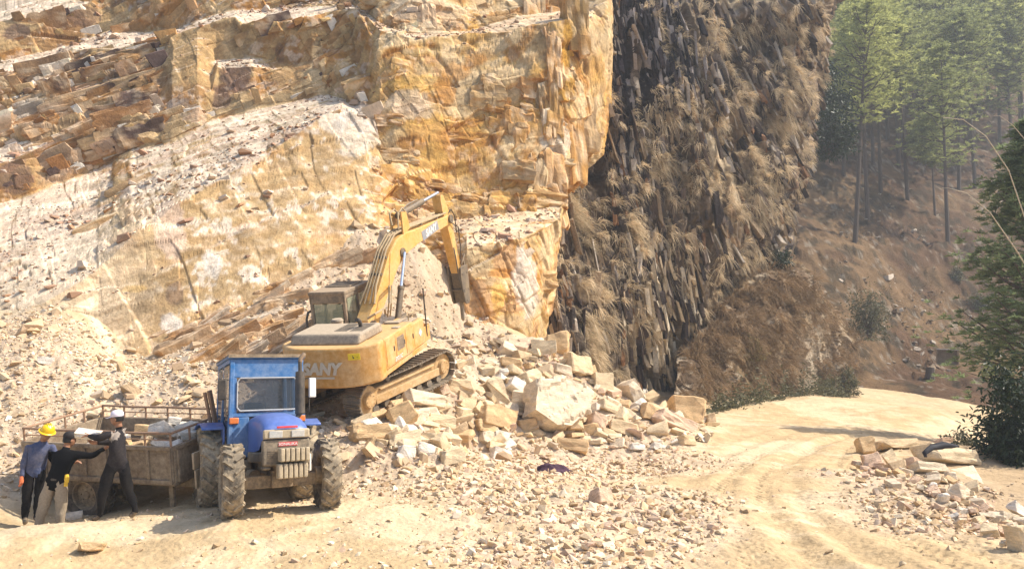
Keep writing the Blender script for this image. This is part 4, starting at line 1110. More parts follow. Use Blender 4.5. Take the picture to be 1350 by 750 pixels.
def glass_mat(name, tint, alpha, rough=.06):
    m, nt, b = new_mat(name); b.inputs["Base Color"].default_value = (*tint, 1); b.inputs["Roughness"].default_value = rough
    b.inputs["Alpha"].default_value = alpha; b.inputs["Specular IOR Level"].default_value = .6
    return m
M_glass = glass_mat("cab_glass", (.40, .43, .30), .45)
M_wind = glass_mat("windscreen_glass", (.05, .06, .07), .5)

# ---------------------------------------------------------------- excavator with hydraulic hammer
def excavator():
    R = empty("excavator", EX_POS, (EX_ROLL, -EX_PITCH, math.pi / 2 - EX_HEAD)); R.scale = (EX_SC,) * 3
    tag(R, "dusty yellow tracked excavator with a hydraulic hammer, standing on the rubble below the ochre face", "excavator")
    TL, TR = 2.02, .44
    for sy in (-1, 1):
        y = sy * 1.19
        # belt of shoes round idler and sprocket
        path = []
        n = 46; per = 2 * (2 * TL - 2 * TR) + 2 * math.pi * TR
        for i in range(n):
            t = i / n * per; L1 = 2 * (TL - TR)
            if t < L1: path.append((-TL + TR + t, 2 * TR - .02 * math.sin(t / L1 * math.pi) * 1.5, 0))
            elif t < L1 + math.pi * TR:
                a = (t - L1) / TR; path.append((TL - TR + TR * math.sin(a), TR + TR * math.cos(a), -a))
            elif t < 2 * L1 + math.pi * TR: path.append((TL - TR - (t - L1 - math.pi * TR), 0, -math.pi))
            else:
                a = (t - 2 * L1 - math.pi * TR) / TR; path.append((-TL + TR - TR * math.sin(a), TR - TR * math.cos(a), -math.pi - a))
        mb = MB()
        for x, z, a in path:
            T = Matrix.Translation((x, y, z)) @ Matrix.Rotation(-a, 4, 'Y')
            k = MB(T); k.box((0, 0, 0), (per / n * .90, .58, .035)); k.box((-.05, 0, .035), (.022, .58, .045)); k.box((.045, 0, .03), (.016, .58, .03)); k.box((0, 0, -.045), (per / n * .98, .16, .06))
            mb.add(k.v, k.f)
        mb.build("track", M_steel, R)
        f = MB(); f.prism([(-1.65, .22), (1.65, .22), (1.75, .45), (1.55, .66), (-1.55, .66), (-1.75, .45)], y - sy * .02 - .16, y - sy * .02 + .16)
        f.box((0, y + sy * .19, .36), (2.7, .05, .22)); f.box((0, y + sy * .17, .60), (2.3, .08, .05))
        fr = f.build("track_frame", M_track, R, bevel=.015)
        for x, nm in ((-TL + TR, "sprocket"), (TL - TR, "idler")):
            g = MB(); g.cyl((x, y - .15, TR), (x, y + .15, TR), TR - .07, n=24); g.cyl((x, y + sy * .14, TR), (x, y + sy * .26, TR), .23, .19, n=20)
            for q in range(8):
                a = q * math.pi / 4; g.cyl((x + .14 * math.cos(a), y + sy * .25, TR + .14 * math.sin(a)), (x + .14 * math.cos(a), y + sy * .275, TR + .14 * math.sin(a)), .02, n=6)
            g.build(nm, M_track, R, bevel=.01)
        for x in np.linspace(-1.35, 1.35, 7): MB().cyl((x, y - .17, .14), (x, y + .17, .14), .11, n=16).build("roller", M_steel, fr)
        for x in (-.7, .7): MB().cyl((x, y - .1, .76), (x, y + .1, .76), .08, n=12).build("roller", M_steel, fr)
    c = MB(); c.box((0, 0, .62), (1.9, 1.9, .42), taper=.75); c.cyl((0, 0, .82), (0, 0, 1.03), .62, n=30)
    c.build("carbody", M_track, R, bevel=.02)
    U = Matrix.Rotation(math.radians(17.5), 4, 'Z'); UB = Matrix.Rotation(math.radians(12.3), 4, 'Z')
    _a = np.array([[.45, 1.85, 1], [1.87, 3.71, 1], [4.78, 4.42, 1]]); _b = np.array([[.05, 1.95], [2.08, 3.95], [5.93, 4.34]]); _m = np.linalg.solve(_a, _b).T
    U1 = UB @ Matrix(((_m[0, 0], 0, _m[0, 1], _m[0, 2]), (0, 1, 0, 0), (_m[1, 0], 0, _m[1, 1], _m[1, 2]), (0, 0, 0, 1)))
    U2 = UB @ Matrix(((1, 0, -.13, 1.15 + .13 * 4.42), (0, 1, 0, 0), (0, 0, 1, -.09), (0, 0, 0, 1)))
    # upper deck
    d = MB(U); d.prism([(-2.0, -1.3), (1.25, -1.3), (1.25, -.55), (1.0, -.42), (1.0, .42), (1.72, .42), (1.72, 1.60), (-.1, 1.60), (-.1, 1.34), (-2.0, 1.32)], 1.02, 1.16, 'xy')
    d.build("deck", M_yel, R, bevel=.015)
    cw = MB(U)
    poly = []
    for i in range(13):
        a = -1 + 2 * i / 12; poly.append((-2.72 + .62 * abs(a) ** 3.2, a * 1.36))
    poly = [(-1.75, -1.36)] + poly + [(-1.75, 1.36)]
    cw.prism(poly, 1.0, 2.02, 'xy')
    ct = cw.build("counterweight", M_yel, R, bevel=.07, seg=4)
    # engine side panels with doors
    b = MB(U); b.span((-1.745, -1.34, 1.165), (.25, -.5, 2.0)); 
    sp = b.build("side_panel", M_yel, R, bevel=.05, seg=3)
    b = MB(U); b.span((.255, -1.32, 1.165), (1.10, -.46, 1.92)); b.build("fuel_tank", M_yel, R, bevel=.05, seg=3)
    b = MB(U); b.span((1.11, -1.28, 1.165), (1.62, -.62, 1.25)); b.span((1.57, -1.28, 1.25), (1.62, -.62, 1.62)); b.span((1.11, -1.28, 1.25), (1.57, -1.23, 1.60)); b.span((1.11, -.67, 1.25), (1.57, -.62, 1.60))
    b.build("tool_tray", M_yel, R, bevel=.012)
    b = MB(U); b.span((-1.745, .55, 1.165), (-.12, 1.34, 2.0)); b.build("side_panel", M_yel, R, bevel=.05, seg=3)
    b = MB(U); b.span((-1.74, -.495, 1.165), (.05, .545, 1.96)); b.build("engine_bay", M_yel, R, bevel=.03)
    for x0, x1 in ((-1.68, -1.12), (-1.06, -.42), (-.36, .2)):
        q = MB(U); q.span((x0, -1.352, 1.24), (x1, -1.335, 1.93)); o = q.build("door", M_yel, sp, bevel=.008)
        h = MB(U); h.span((x1 - .10, -1.37, 1.55), (x1 - .06, -1.352, 1.68)); h.build("handle", M_blk, sp)
    g = MB(U)
    for i in range(9): g.span((-.98 + i * .055, -1.362, 1.48), (-.955 + i * .055, -1.3535, 1.85))
    for i in range(7): g.span((-.99, -1.366, 1.50 + i * .055), (-.53, -1.3625, 1.512 + i * .055))
    g.build("vent", M_hood, sp)
    # raised engine hood with slots
    h = MB(U); h.prism([(-2.36, 2.022), (-.86, 2.003), (-.95, 2.27), (-2.2, 2.27)], -.95, .98)
    hd = h.build("engine_hood", M_hood, R, bevel=.06, seg=3)
    s = MB(U)
    for k in range(2):
        for i in range(9): s.span((-1.90 + i * .095, -.86 + k * .44, 2.266), (-1.86 + i * .095, -.50 + k * .44, 2.276))
    s.build("slots", M_blk, hd)
    e = MB(U); e.tube([(-1.42, -.58, 2.2), (-1.42, -.58, 2.36), (-1.50, -.58, 2.46), (-1.60, -.58, 2.49)], .055, 12); e.build("exhaust", M_blk, R, smooth_shade=True)
    e = MB(U); e.cyl((-.55, .55, 2.0), (-.55, .55, 2.24), .16, n=18); e.cyl((-.55, .55, 2.24), (-.55, .55, 2.30), .18, .14, n=18); e.build("air_cleaner_cap", M_hood, R, bevel=.01)
    t = MB(U); t.span((-.05, -1.05, 2.003), (.2, -.6, 2.05)); t.span((-.6, -1.25, 2.003), (-.4, -1.05, 2.03)); t.span((.4, -1.2, 1.922), (.95, -.7, 1.96)); t.build("deck_step", M_hood, R, bevel=.01)
    # cab
    cab = MB(U)
    X0, X1, Y0, Y1, Z0, Z1 = -.05, 1.72, .50, 1.62, 1.165, 2.98
    for x, y in ((X0 + .05, Y0 + .05), (X0 + .05, Y1 - .05), (X1 - .12, Y0 + .05), (X1 - .12, Y1 - .05), (.75, Y0 + .04), (.75, Y1 - .04)):
        cab.span((x - .05, y - .045, Z0), (x + .05, y + .045, Z1 - .1))
    cab.span((X0, Y0, Z0), (X1, Y1, Z0 + .10)); cab.span((X0, Y0, Z0 + .1), (X0 + .06, Y1, 2.0)); cab.span((X0 + .06, Y0, Z0 + .1), (.70, Y0 + .05, 1.95)); cab.span((X0 + .06, Y1 - .05, Z0 + .1), (.70, Y1, 1.95))
    cab.span((.80, Y1 - .05, Z0 + .1), (1.6, Y1, 1.75)); cab.span((X0, Y0, 2.62), (X0 + .07, Y1, Z1 - .1))
    cab.span((X0 + .06, Y0, 2.74), (X1 - .06, Y0 + .06, 2.86)); cab.span((X0 + .06, Y1 - .06, 2.74), (X1 - .06, Y1, 2.86)); cab.span((X1 - .12, Y0, 2.74), (X1 - .02, Y1, 2.86))
    cb = cab.build("cab", M_cabx, R, bevel=.025)
    r = MB(U); r.span((X0 - .02, Y0 - .01, 2.862), (X1 + .02, Y1 + .01, 2.97)); r.span((.65, Y0 + .15, 2.972), (1.45, Y1 - .15, 3.01)); r.build("cab_roof", M_cabx, cb, bevel=.05, seg=3)
    r = MB(U); r.span((.70, Y0 + .2, 3.012), (1.40, Y1 - .2, 3.02)); r.build("roof_hatch", M_blk, cb)
    w_ = MB(U); w_.span((X0 + .025, Y0 + .12, 2.03), (X0 + .035, Y1 - .12, 2.60)); w_.build("rear_window", M_glass, cb)
    w_ = MB(U); w_.span((.11, Y0 + .015, 1.96), (.69, Y0 + .025, 2.74)); w_.span((.81, Y0 + .015, 1.25), (1.54, Y0 + .025, 2.74)); w_.build("side_window", M_glass, cb)
    w_ = MB(U); w_.span((.11, Y1 - .025, 1.96), (.69, Y1 - .015, 2.74)); w_.span((.81, Y1 - .025, 1.76), (1.54, Y1 - .015, 2.74)); w_.build("side_window", M_glass, cb)
    w_ = MB(U); w_.span((X1 - .08, Y0 + .1, 1.3), (X1 - .07, Y1 - .1, 2.74)); w_.build("windscreen", M_glass, cb)
    st = MB(U); st.box((.62, .9, 1.62), (.5, .5, .14)); st.box((.40, .9, 2.0), (.14, .48, .72), rot=(0, -.15, 0)); st.box((.36, .9, 2.42), (.10, .26, .2)); st.build("seat", M_blk, cb, bevel=.05, seg=3)
    gr = MB(U); gr.tube([(.0, Y1 + .03, 1.25), (-.12, Y1 + .1, 1.3), (-.14, Y1 + .1, 2.2), (-.02, Y1 + .1, 2.38), (.5, Y1 + .06, 2.42)], .035, 8); gr.build("grab_rail", M_blk, R, smooth_shade=True)
    # boom, stick, hammer
    Pv = Vector((.45, 0, 1.85))
    bend, tip = Vector((1.87, 0, 3.71)), Vector((4.77, 0, 4.40))
    boomp = [(.32, 1.72), (.60, 1.70), (1.22, 2.50), (1.72, 3.14), (2.12, 3.46), (2.75, 3.70), (4.72, 4.26), (4.92, 4.31), (4.93, 4.46), (4.80, 4.54), (2.70, 4.10), (2.2, 4.03), (1.78, 3.86), (1.40, 3.52), (.84, 2.68), (.28, 1.98)]
    bm_ = MB(U1); bm_.prism(boomp, -.20, .20); bm_.prism([(boomp[i][0] * .985 + .03, boomp[i][1] * .985 + .05) for i in (3, 4, 5, 10, 11, 12, 13, 2)], -.225, .225)
    boom = bm_.build("boom", M_boom, R, bevel=.02)
    pn = MB(U1)
    for x, z, r_ in ((.45, 1.85, .13), (1.98, 3.52, .12), (4.78, 4.42, .12)): pn.cyl((x, -.27, z), (x, .27, z), r_, n=16)
    pn.build("pins", M_ham, boom, bevel=.01)
    hs = MB(U1)
    for k, y in enumerate((-.15, -.06, .05, .14)):
        pts = [(.55, y * 1.6, 2.35), (.78, y, 2.76), (1.34, y, 3.62), (1.76, y, 3.98), (2.2, y, 4.12), (2.68, y, 4.20), (3.7, y, 4.40), (4.6, y, 4.59)]
        hs.tube(pts, .028, 7)
    for y in (-.2, -.28): hs.tube([(1.0, y - .1, 2.0), (.75, y - .35, 2.35), (.95, y - .25, 2.75), (1.30, y, 2.7)], .022, 7)
    hs.tube([(.9, -.3, 2.1), (.55, -.55, 2.25), (.2, -.5, 2.15), (.15, -.3, 2.05)], .03, 7); hs.tube([(1.1, .28, 2.1), (.9, .4, 2.5), (1.15, .32, 2.9), (1.5, .22, 3.2)], .025, 7)
    hs.tube([(2.4, .1, 4.5), (2.1, .05, 4.62), (1.8, .0, 4.5), (1.75, -.1, 4.2)], .025, 7); hs.tube([(2.5, -.1, 4.52), (2.25, -.12, 4.66), (2.0, -.14, 4.5), (1.95, -.16, 4.1)], .025, 7)
    hs.build("hydraulic_hose", M_hose, boom, smooth_shade=True)
    cl = MB(U1)
    for x, z in ((1.0, 2.96), (1.25, 3.36), (2.2, 4.03), (3.1, 4.19), (4.0, 4.37)): cl.box((x, 0, z + .06), (.06, .40, .05), rot=(0, -1.0 if x < 1.5 else -.17, 0))
    cl.build("hose_clamp", M_ham, boom)
    for sy in (-1, 1):
        a, b2 = Vector((1.22, sy * .36, 1.45)), Vector((1.98, sy * .30, 3.52)); m_ = a.lerp(b2, .56)
        c1 = MB(U1); c1.cyl(a, m_, .085, n=16); c1.cyl(a - Vector((0, .08, 0)), a + Vector((0, .08, 0)), .11, n=14); c1.cyl(m_, m_ + (b2 - a).normalized() * .07, .1, n=14)
        bc = c1.build("boom_cylinder", M_ham, R, smooth_shade=True)
        c2 = MB(U1); c2.cyl(m_, b2, .048, n=12); c2.build("piston_rod", M_chrome, bc, smooth_shade=True)
    stp = [(4.40, 5.30), (4.62, 5.28), (4.78, 4.95), (5.02, 4.45), (5.20, 2.55), (5.14, 2.36), (5.0, 2.36), (4.93, 2.55), (4.55, 4.30), (4.36, 4.75), (4.34, 5.15)]
    s_ = MB(U2); s_.prism(stp, -.16, .16); stick = s_.build("stick", M_boom, R, bevel=.018)
    a, b2 = Vector((2.15, 0, 4.45)), Vector((4.44, 0, 5.16)); m_ = a.lerp(b2, .60)
    c1 = MB(U1); c1.cyl(a, m_, .085, n=16); c1.tube([a + Vector((.2, .1, .08)), a.lerp(b2, .3) + Vector((0, .1, .1)), a.lerp(b2, .55) + Vector((0, .1, .09))], .022, 6)
    sc_ = c1.build("stick_cylinder", M_ham, R, smooth_shade=True)
    c2 = MB(U1); c2.cyl(m_, b2, .05, n=12); c2.build("piston_rod", M_chrome, sc_, smooth_shade=True)
    brk = MB(U1)
    for y in (-.19, .19): brk.prism([(2.1, 3.95), (2.45, 4.15), (2.3, 4.55), (2.05, 4.55)], y - .03, y + .03)
    brk.build("bracket", M_boom, boom, bevel=.01)
    a, b2 = Vector((4.98, .0, 4.75)), Vector((5.42, 0, 3.05)); m_ = a.lerp(b2, .6)
    c1 = MB(U2); c1.cyl(a, m_, .07, n=14); kc = c1.build("hammer_cylinder", M_ham, R, smooth_shade=True)
    c2 = MB(U2); c2.cyl(m_, b2, .042, n=10); c2.build("piston_rod", M_chrome, kc, smooth_shade=True)
    lk = MB(U2)
    for y in (-.2, .2):
        lk.prism([(5.36, 3.1), (5.50, 3.1), (5.45, 2.62), (5.36, 2.62)], y - .025, y + .025); lk.prism([(5.05, 2.72), (5.12, 2.82), (5.46, 3.10), (5.50, 3.0)], y * 1.2 - .025, y * 1.2 + .025)
    lk.build("link", M_ham, R, bevel=.008)
    hm = MB(U2)
    hmp = [(4.92, 2.62), (5.12, 2.70), (5.55, 2.66), (5.52, 2.2), (5.36, 1.35), (5.26, 1.25), (5.02, 1.27), (4.93, 1.4), (4.84, 2.2)]
    for y in (-.24, .24): hm.prism(hmp, y - .03, y + .03)
    hm.prism([(4.98, 2.45), (5.42, 2.45), (5.30, 1.32), (5.04, 1.32)], -.18, .18)
    for x, z in ((5.0, 2.4), (5.4, 2.4), (4.98, 1.8), (5.32, 1.8), (5.1, 1.4)): hm.cyl((x, -.29, z), (x, .29, z), .04, n=10)
    hmr = hm.build("hydraulic_hammer", M_ham, R, bevel=.02)
    ch = MB(U2); ch.cyl((5.15, 0, 1.3), (5.08, 0, .72), .075, .07, n=14); ch.cyl((5.08, 0, .72), (5.065, 0, .6), .07, .02, n=14); ch.build("chisel", M_steel, hmr, smooth_shade=True)
    hh = MB(U2)
    hh.tube([(4.75, -.2, 3.4), (4.5, -.34, 3.0), (4.50, -.34, 2.4), (4.72, -.32, 1.8), (4.95, -.28, 1.75)], .022, 7); hh.tube([(4.80, -.2, 4.3), (5.2, -.28, 4.1), (5.2, -.26, 3.4), (5.1, -.24, 2.9)], .02, 7); hh.tube([(5.05, .2, 4.4), (5.45, .26, 4.0), (5.62, .26, 3.2), (5.5, .25, 2.5)], .02, 7)
    hh.tube([(4.7, -.12, 4.55), (4.95, -.22, 4.75), (5.2, -.2, 4.5), (5.18, -.2, 3.9)], .02, 7)
    hh.build("hammer_hose", M_blk, stick, smooth_shade=True)
    # rod standing at the front right corner, mirror arm
    rd = MB(U); rd.tube([(1.35, -1.28, 1.3), (1.32, -1.3, 1.9), (1.24, -1.34, 2.75)], .022, 6); rd.build("mirror_rod", M_blk, R)
    rd = MB(U); rd.tube([(.5, -1.1, 1.92), (.55, -1.1, 2.15), (1.1, -1.1, 2.12), (1.45, -1.15, 2.05)], .02, 6); rd.build("handrail", M_hose, R, smooth_shade=True)
    # lettering
    bx = Vector((1.97, 0, .68)).normalized(); by = Vector((-bx.z, 0, bx.x))
    pl = MB(U1); ang = math.atan2(bx.z, bx.x); pl.box((3.55, -.2045, 4.08), (.98, .008, .25), rot=(0, -ang, 0)); p_ = pl.build("name_plate", M_inky, boom)
    text_obj("name_lettering", "SANY", .26, M_plate, p_, U1 @ frame((3.58, -.212, 4.085), bx, by), .003, .012, .25)
    text_obj("maker_lettering", "SANY", .40, M_letter, ct, U @ frame((-2.728, -.02, 1.50), (0, -1, 0), (0, 0, 1)), .008, .022, .25)
    pl = MB(U); pl.span((-2.727, -.38, 1.26), (-2.722, .30, 1.31)); pl.build("name_bar", M_letter, ct)
    wn = MB(U); wn.box((-2.645, -.93, 1.80), (.012, .30, .16), rot=(0, 0, .20)); ws = wn.build("warning_sticker", M_warn, ct)
    wn = MB(U); wn.prism([(-.86, 1.76), (-.94, 1.76), (-.90, 1.84)], -2.658, -2.655, 'yz'); wn.span((-2.64, -1.03, 1.78), (-2.637, -.96, 1.79)); wn.build("warning_mark", M_blk, ws)
    text_obj("model_lettering", "SY215C", .15, M_plate, sp, U @ frame((-.98, -1.368, 1.31), (1, 0, 0), (0, 0, 1)), .002, .004, .2)
    em = MB(U); em.prism([(.62, 1.56), (.74, 1.68), (.86, 1.56), (.74, 1.44)], -1.332, -1.326); em.build("emblem", M_plate, R)
    return R
EXC = excavator()

# ---------------------------------------------------------------- wheels
M_rub = plain_mat("dusty_rubber", (.07, .058, .045), .9, dirt=1.0, dirtcol=(.46, .365, .24), scale=2.2, topdust=.4)
M_rubw = plain_mat("dark_rubber", (.035, .03, .027), .85, dirt=.35, dirtcol=(.30, .22, .14), scale=2.2)
def wheel(parent, c, r, w_, mat_t, mat_r, lugs, rim=.55, out=1, lugh=.05, steer=0.0, camber=0.0):
    T = Matrix.Translation(c) @ Matrix.Rotation(steer, 4, 'Z') @ Matrix.Rotation(camber, 4, 'X')
    ri = r * rim
    prof = [(ri, -w_ * .42), (ri + (r - ri) * .4, -w_ * .52), (r * .93, -w_ * .47), (r * .975, -w_ * .30), (r * .985, 0), (r * .975, w_ * .30), (r * .93, w_ * .47), (ri + (r - ri) * .4, w_ * .52), (ri, w_ * .42)]
    t = MB(T); t.lathe(prof, (0, 0, 0), 'Y', 44)
    for i in range(lugs):
        for s in (-1, 1):
            a = 2 * math.pi * (i + (.5 if s > 0 else 0)) / lugs
            k = MB(Matrix.Rotation(a, 4, 'Y') @ Matrix.Translation((0, s * w_ * .25, r * .975)) @ Matrix.Rotation(s * .72, 4, 'Z'))
            k.box((0, 0, lugh * .3), (r * .085, w_ * .66, lugh * 1.4), taper=.8); k.box((0, s * w_ * .28, -lugh * .6), (r * .085, w_ * .12, lugh * 1.6))
            t.add(k.v, k.f)
    wh = empty("wheel"); wh.parent = parent
    ty = t.build("tyre", mat_t, wh); ty.data.polygons.foreach_set("use_smooth", [False] * len(ty.data.polygons))
    m = MB(T); m.lathe([(ri * 1.02, -w_ * .40), (ri * 1.04, w_ * .40), (ri * .92, w_ * .38), (ri * .86, w_ * .1), (ri * .86, -w_ * .1), (ri * .92, -w_ * .38)], (0, 0, 0), 'Y', 36)
    m.lathe([(.0001, out * w_ * .10), (ri * .4, out * w_ * .12), (ri * .88, out * w_ * .04), (ri * .88, out * w_ * .0), (.0001, out * w_ * .02)], (0, 0, 0), 'Y', 36)
    m.cyl((0, out * w_ * .05, 0), (0, out * w_ * .26, 0), ri * .30, ri * .24, n=20)
    for i in range(8):
        a = i * math.pi / 4; x, z = ri * .5 * math.cos(a), ri * .5 * math.sin(a); m.cyl((x, out * w_ * .08, z), (x, out * w_ * .17, z), .02, n=6)
    m.build("rim", mat_r, wh, bevel=.006)
    return wh

# ---------------------------------------------------------------- tractor
M_blue = plain_mat("cab_blue_paint", (.010, .13, .36), .42, dirt=.25, dirtcol=(.36, .35, .31), scale=1.6, topdust=.15)
M_blueh = plain_mat("hood_blue_paint", (.035, .115, .42), .3, dirt=.15, dirtcol=(.36, .34, .34), scale=1.6, topdust=.22)
M_cream = plain_mat("dusty_grille", (.36, .29, .19), .65, dirt=.35, dirtcol=(.52, .42, .28), scale=3)
M_mud = plain_mat("dusty_iron", (.13, .10, .07), .8, dirt=.5, dirtcol=(.42, .31, .19), scale=3, topdust=.6)
M_orange = plain_mat("orange_lens", (.72, .17, .02), .3, dirt=.08, scale=8)
M_red = plain_mat("red_badge", (.62, .035, .045), .4, dirt=.08, scale=8)
M_white = plain_mat("white_paint", (.74, .72, .68), .5, dirt=.15, dirtcol=DUST, scale=6)
M_lens = plain_mat("lamp_lens", (.42, .42, .40), .15, dirt=.25, dirtcol=(.55, .46, .34), scale=6, spec=.8)
TRI = []
def tractor():
    hd = math.radians(-61)
    R = empty("tractor", (-4.80, 14.3, CZ - 2.86), (0, -math.radians(6), hd))
    tag(R, "dusty blue cab tractor with mud coloured tyres parked in front of the excavator", "tractor")
    for s in (-1, 1):
        wheel(R, (0, s * .83, .73), .73, .44, M_rub, M_mud, 20, out=s, lugh=.040)
        wheel(R, (2.08, s * .77, .58), .58, .31, M_rub, M_mud, 18, out=s, lugh=.032, steer=-.06)
    ax = MB(); ax.cyl((0, -.72, .73), (0, .72, .73), .15, n=16); ax.build("rear_axle", M_mud, R, bevel=.01)
    ax = MB(); ax.box((2.08, 0, .56), (.17, 1.30, .17)); ax.box((2.08, 0, .58), (.3, .34, .28)); ax.box((2.13, -.36, .47), (.06, .5, .06)); ax.box((2.13, .36, .47), (.06, .5, .06))
    for s in (-1, 1): ax.cyl((2.08, s * .56, .58), (2.08, s * .70, .58), .15, n=14)
    ax.build("front_axle", M_mud, R, bevel=.015)
    tr = MB(); tr.box((.35, 0, .78), (1.3, .42, .46)); tr.box((1.35, 0, .84), (1.0, .34, .42)); tr.box((2.0, 0, .86), (.75, .30, .2)); tr.cyl((.9, -.3, .62), (1.5, -.3, .62), .10, n=12); tr.box((.8, -.42, .72), (.5, .28, .32)); tr.tube([(1.0, -.2, .9), (1.25, -.34, .85), (1.5, -.24, 1.0), (1.8, -.22, .8)], .025, 6); tr.tube([(.9, -.22, 1.05), (1.2, -.3, 1.1), (1.6, -.25, .95)], .02, 6)
    tr.build("engine_block", M_mud, R, bevel=.02)
    st = MB(); st.box((.95, -.62, .52), (.34, .24, .04)); st.box((.95, -.52, .72), (.04, .04, .4)); st.build("step", M_mud, R, bevel=.006)
    # bonnet: curved section swept forward and dropping at the nose
    secs = [(1.02, .34, 1.02, 1.655), (1.35, .345, 1.02, 1.67), (1.75, .355, 1.02, 1.655), (2.15, .36, 1.05, 1.60), (2.38, .36, 1.18, 1.53), (2.50, .355, 1.24, 1.44), (2.545, .355, 1.26, 1.36)]
    nv = 15; vs, fs = [], []
    for x, hw, zb, zt in secs:
        for k in range(nv):
            t = k / (nv - 1) * 2 - 1; a = abs(t)
            if a > .62: y = math.copysign(hw, t); z = zb + (zt - .16 - zb) * (1 - a) / .38
            else:
                u = a / .62; y = math.copysign(hw * (1 - (1 - u) ** 1.9 * 1.0) if False else hw * math.sin(u * math.pi / 2) , t); z = zt - .16 + .16 * math.cos(u * math.pi / 2) ** .8
            vs.append((x, y, z))
    for i in range(len(secs) - 1):
        for k in range(nv - 1): fs.append((i * nv + k, i * nv + k + 1, (i + 1) * nv + k + 1, (i + 1) * nv + k))
    fs.append(tuple(range(nv))); fs.append(tuple((len(secs) - 1) * nv + k for k in range(nv - 1, -1, -1)))
    hb = MB().add(vs, fs); bon = hb.build("bonnet", M_blueh, R, smooth_shade=True)
    M_grl = plain_mat('dusty_dark_grille', (.13, .105, .075), .65, dirt=.35, dirtcol=(.42, .33, .22), scale=3, topdust=.4)
    g = MB(); g.prism([(-.375, .80), (.375, .80), (.375, 1.21), (-.375, 1.21)], 2.40, 2.535, 'yz'); g.span((1.1, -.362, .84), (2.40, .362, 1.02))
    for y in (-.3, .3): g.span((2.3, y - .07, .74), (2.50, y + .07, .80))
    grl = g.build("grille", M_grl, R, bevel=.03, seg=3)
    g = MB()
    for i in range(7): g.span((2.536, -.30, .845 + i * .03), (2.541, .30, .857 + i * .03))
    g.build("slats", M_mud, grl)
    b = MB(); b.span((2.49, -.37, 1.215), (2.555, .37, 1.37)); lb = b.build("lamp_panel", M_cream, R, bevel=.03, seg=3)
    for y in (-.175, .175):
        l = MB(); l.span((2.556, y - .105, 1.235), (2.572, y + .105, 1.345)); l.build("headlight", M_lens, R, bevel=.03, seg=3)
    b = MB(); b.span((2.553, -.16, 1.385), (2.565, .17, 1.418)); b.build("bonnet_badge", M_red, R, bevel=.004)
    b = MB(); b.span((2.536, -.13, 1.10), (2.546, .17, 1.165)); bp = b.build("grille_badge", M_red, R, bevel=.004)
    text_obj("badge_lettering", "SONALIKA", .062, M_white, bp, frame((2.5475, .02, 1.132), (0, 1, 0), (0, 0, 1)), .001, .001)
    # front ballast
    wgt = MB()
    for i in range(6): wgt.span((2.56, -.02 + (i - 2.5) * .078 + .10 - .034, .86), (2.80, -.02 + (i - 2.5) * .078 + .10 + .034, 1.07))
    wgt.build("ballast_weight", M_cream, R, bevel=.018)
    wgt = MB()
    for i in range(6): wgt.span((2.54, -.02 + (i - 2.5) * .078 + .08 - .034, .60), (2.76, -.02 + (i - 2.5) * .078 + .08 + .034, .83))
    wgt.build("ballast_weight", M_cream, R, bevel=.018)
    wgt = MB(); wgt.span((2.15, -.14, .70), (2.56, .3, .80)); wgt.build("ballast_bracket", M_mud, R, bevel=.01)
    b = MB(); b.tube([(2.52, .36, .70), (2.60, .36, .70), (2.60, .36, .95), (2.52, .36, .95)], .02, 6); b.build("towing_loop", M_white, R)
    # cab
    W = .80; NC = Matrix.Diagonal((1, .83, 1, 1))
    c = MB(NC)
    zr = 2.72
    # posts lean inwards towards the roof
    def post(x0, y0, x1, y1, z0=.95, z1=2.62, t=.045):
        c.add([(x0 - t, y0 - t, z0), (x0 + t, y0 - t, z0), (x0 + t, y0 + t, z0), (x0 - t, y0 + t, z0), (x1 - t, y1 - t, z1), (x1 + t, y1 - t, z1), (x1 + t, y1 + t, z1), (x1 - t, y1 + t, z1)], [(3, 2, 1, 0), (4, 5, 6, 7), (0, 1, 5, 4), (1, 2, 6, 5), (2, 3, 7, 6), (3, 0, 4, 7)])
    for s in (-1, 1):
        post(1.02, s * (W - .02), .90, s * (W - .07)); post(-.55, s * (W - .02), -.50, s * (W - .07)); post(.2, s * (W - .02), .18, s * (W - .07), 1.5)
    def front(y0, y1, z0, z1, t=.03):
        xf = lambda z: 1.05 - (z - .95) * .072
        c.add([(xf(z0) - t, y0, z0), (xf(z0), y0, z0), (xf(z0), y1, z0), (xf(z0) - t, y1, z0), (xf(z1) - t, y0, z1), (xf(z1), y0, z1), (xf(z1), y1, z1), (xf(z1) - t, y1, z1)], [(3, 2, 1, 0), (4, 5, 6, 7), (0, 1, 5, 4), (1, 2, 6, 5), (2, 3, 7, 6), (3, 0, 4, 7)])
    front(-.78, .78, 2.32, 2.66); front(-.80, -.64, 1.70, 2.32); front(.64, .80, 1.70, 2.32); front(-.80, .80, 1.62, 1.70); front(-.82, -.385, .92, 1.62); front(.41, .80, .98, 1.62)
    c.span((-.56, -.80, .95), (1.0, -.76, 1.0)); c.span((-.56, -.82, 1.0), (.15, -.78, 1.55)); c.span((-.56, .78, 1.0), (.15, .82, 1.55)); c.span((-.58, -.78, 1.0), (-.54, .78, 1.6))
    c.span((-.5, -.76, .93), (1.0, .76, .975))
    for s in (-1, 1): c.span((-.55, s * .76 - .03, 2.58), (.92, s * .76 + .03, 2.66))
    c.span((-.55, -.76, 2.58), (-.49, .76, 2.66))
    cab = c.build("cab", M_blue, R, bevel=.012)
    r = MB(NC); r.span((-.62, -.82, 2.662), (.97, .82, 2.715)); r.build("cab_roof", M_blue, cab, bevel=.02)
    r = MB(NC); r.span((-.62, -.82, 2.7155), (.985, .82, 2.74)); r.span((.972, -.82, 2.68), (.985, .82, 2.7155)); r.build("roof_trim", M_mud, cab)
    xf = lambda z: 1.05 - (z - .95) * .072
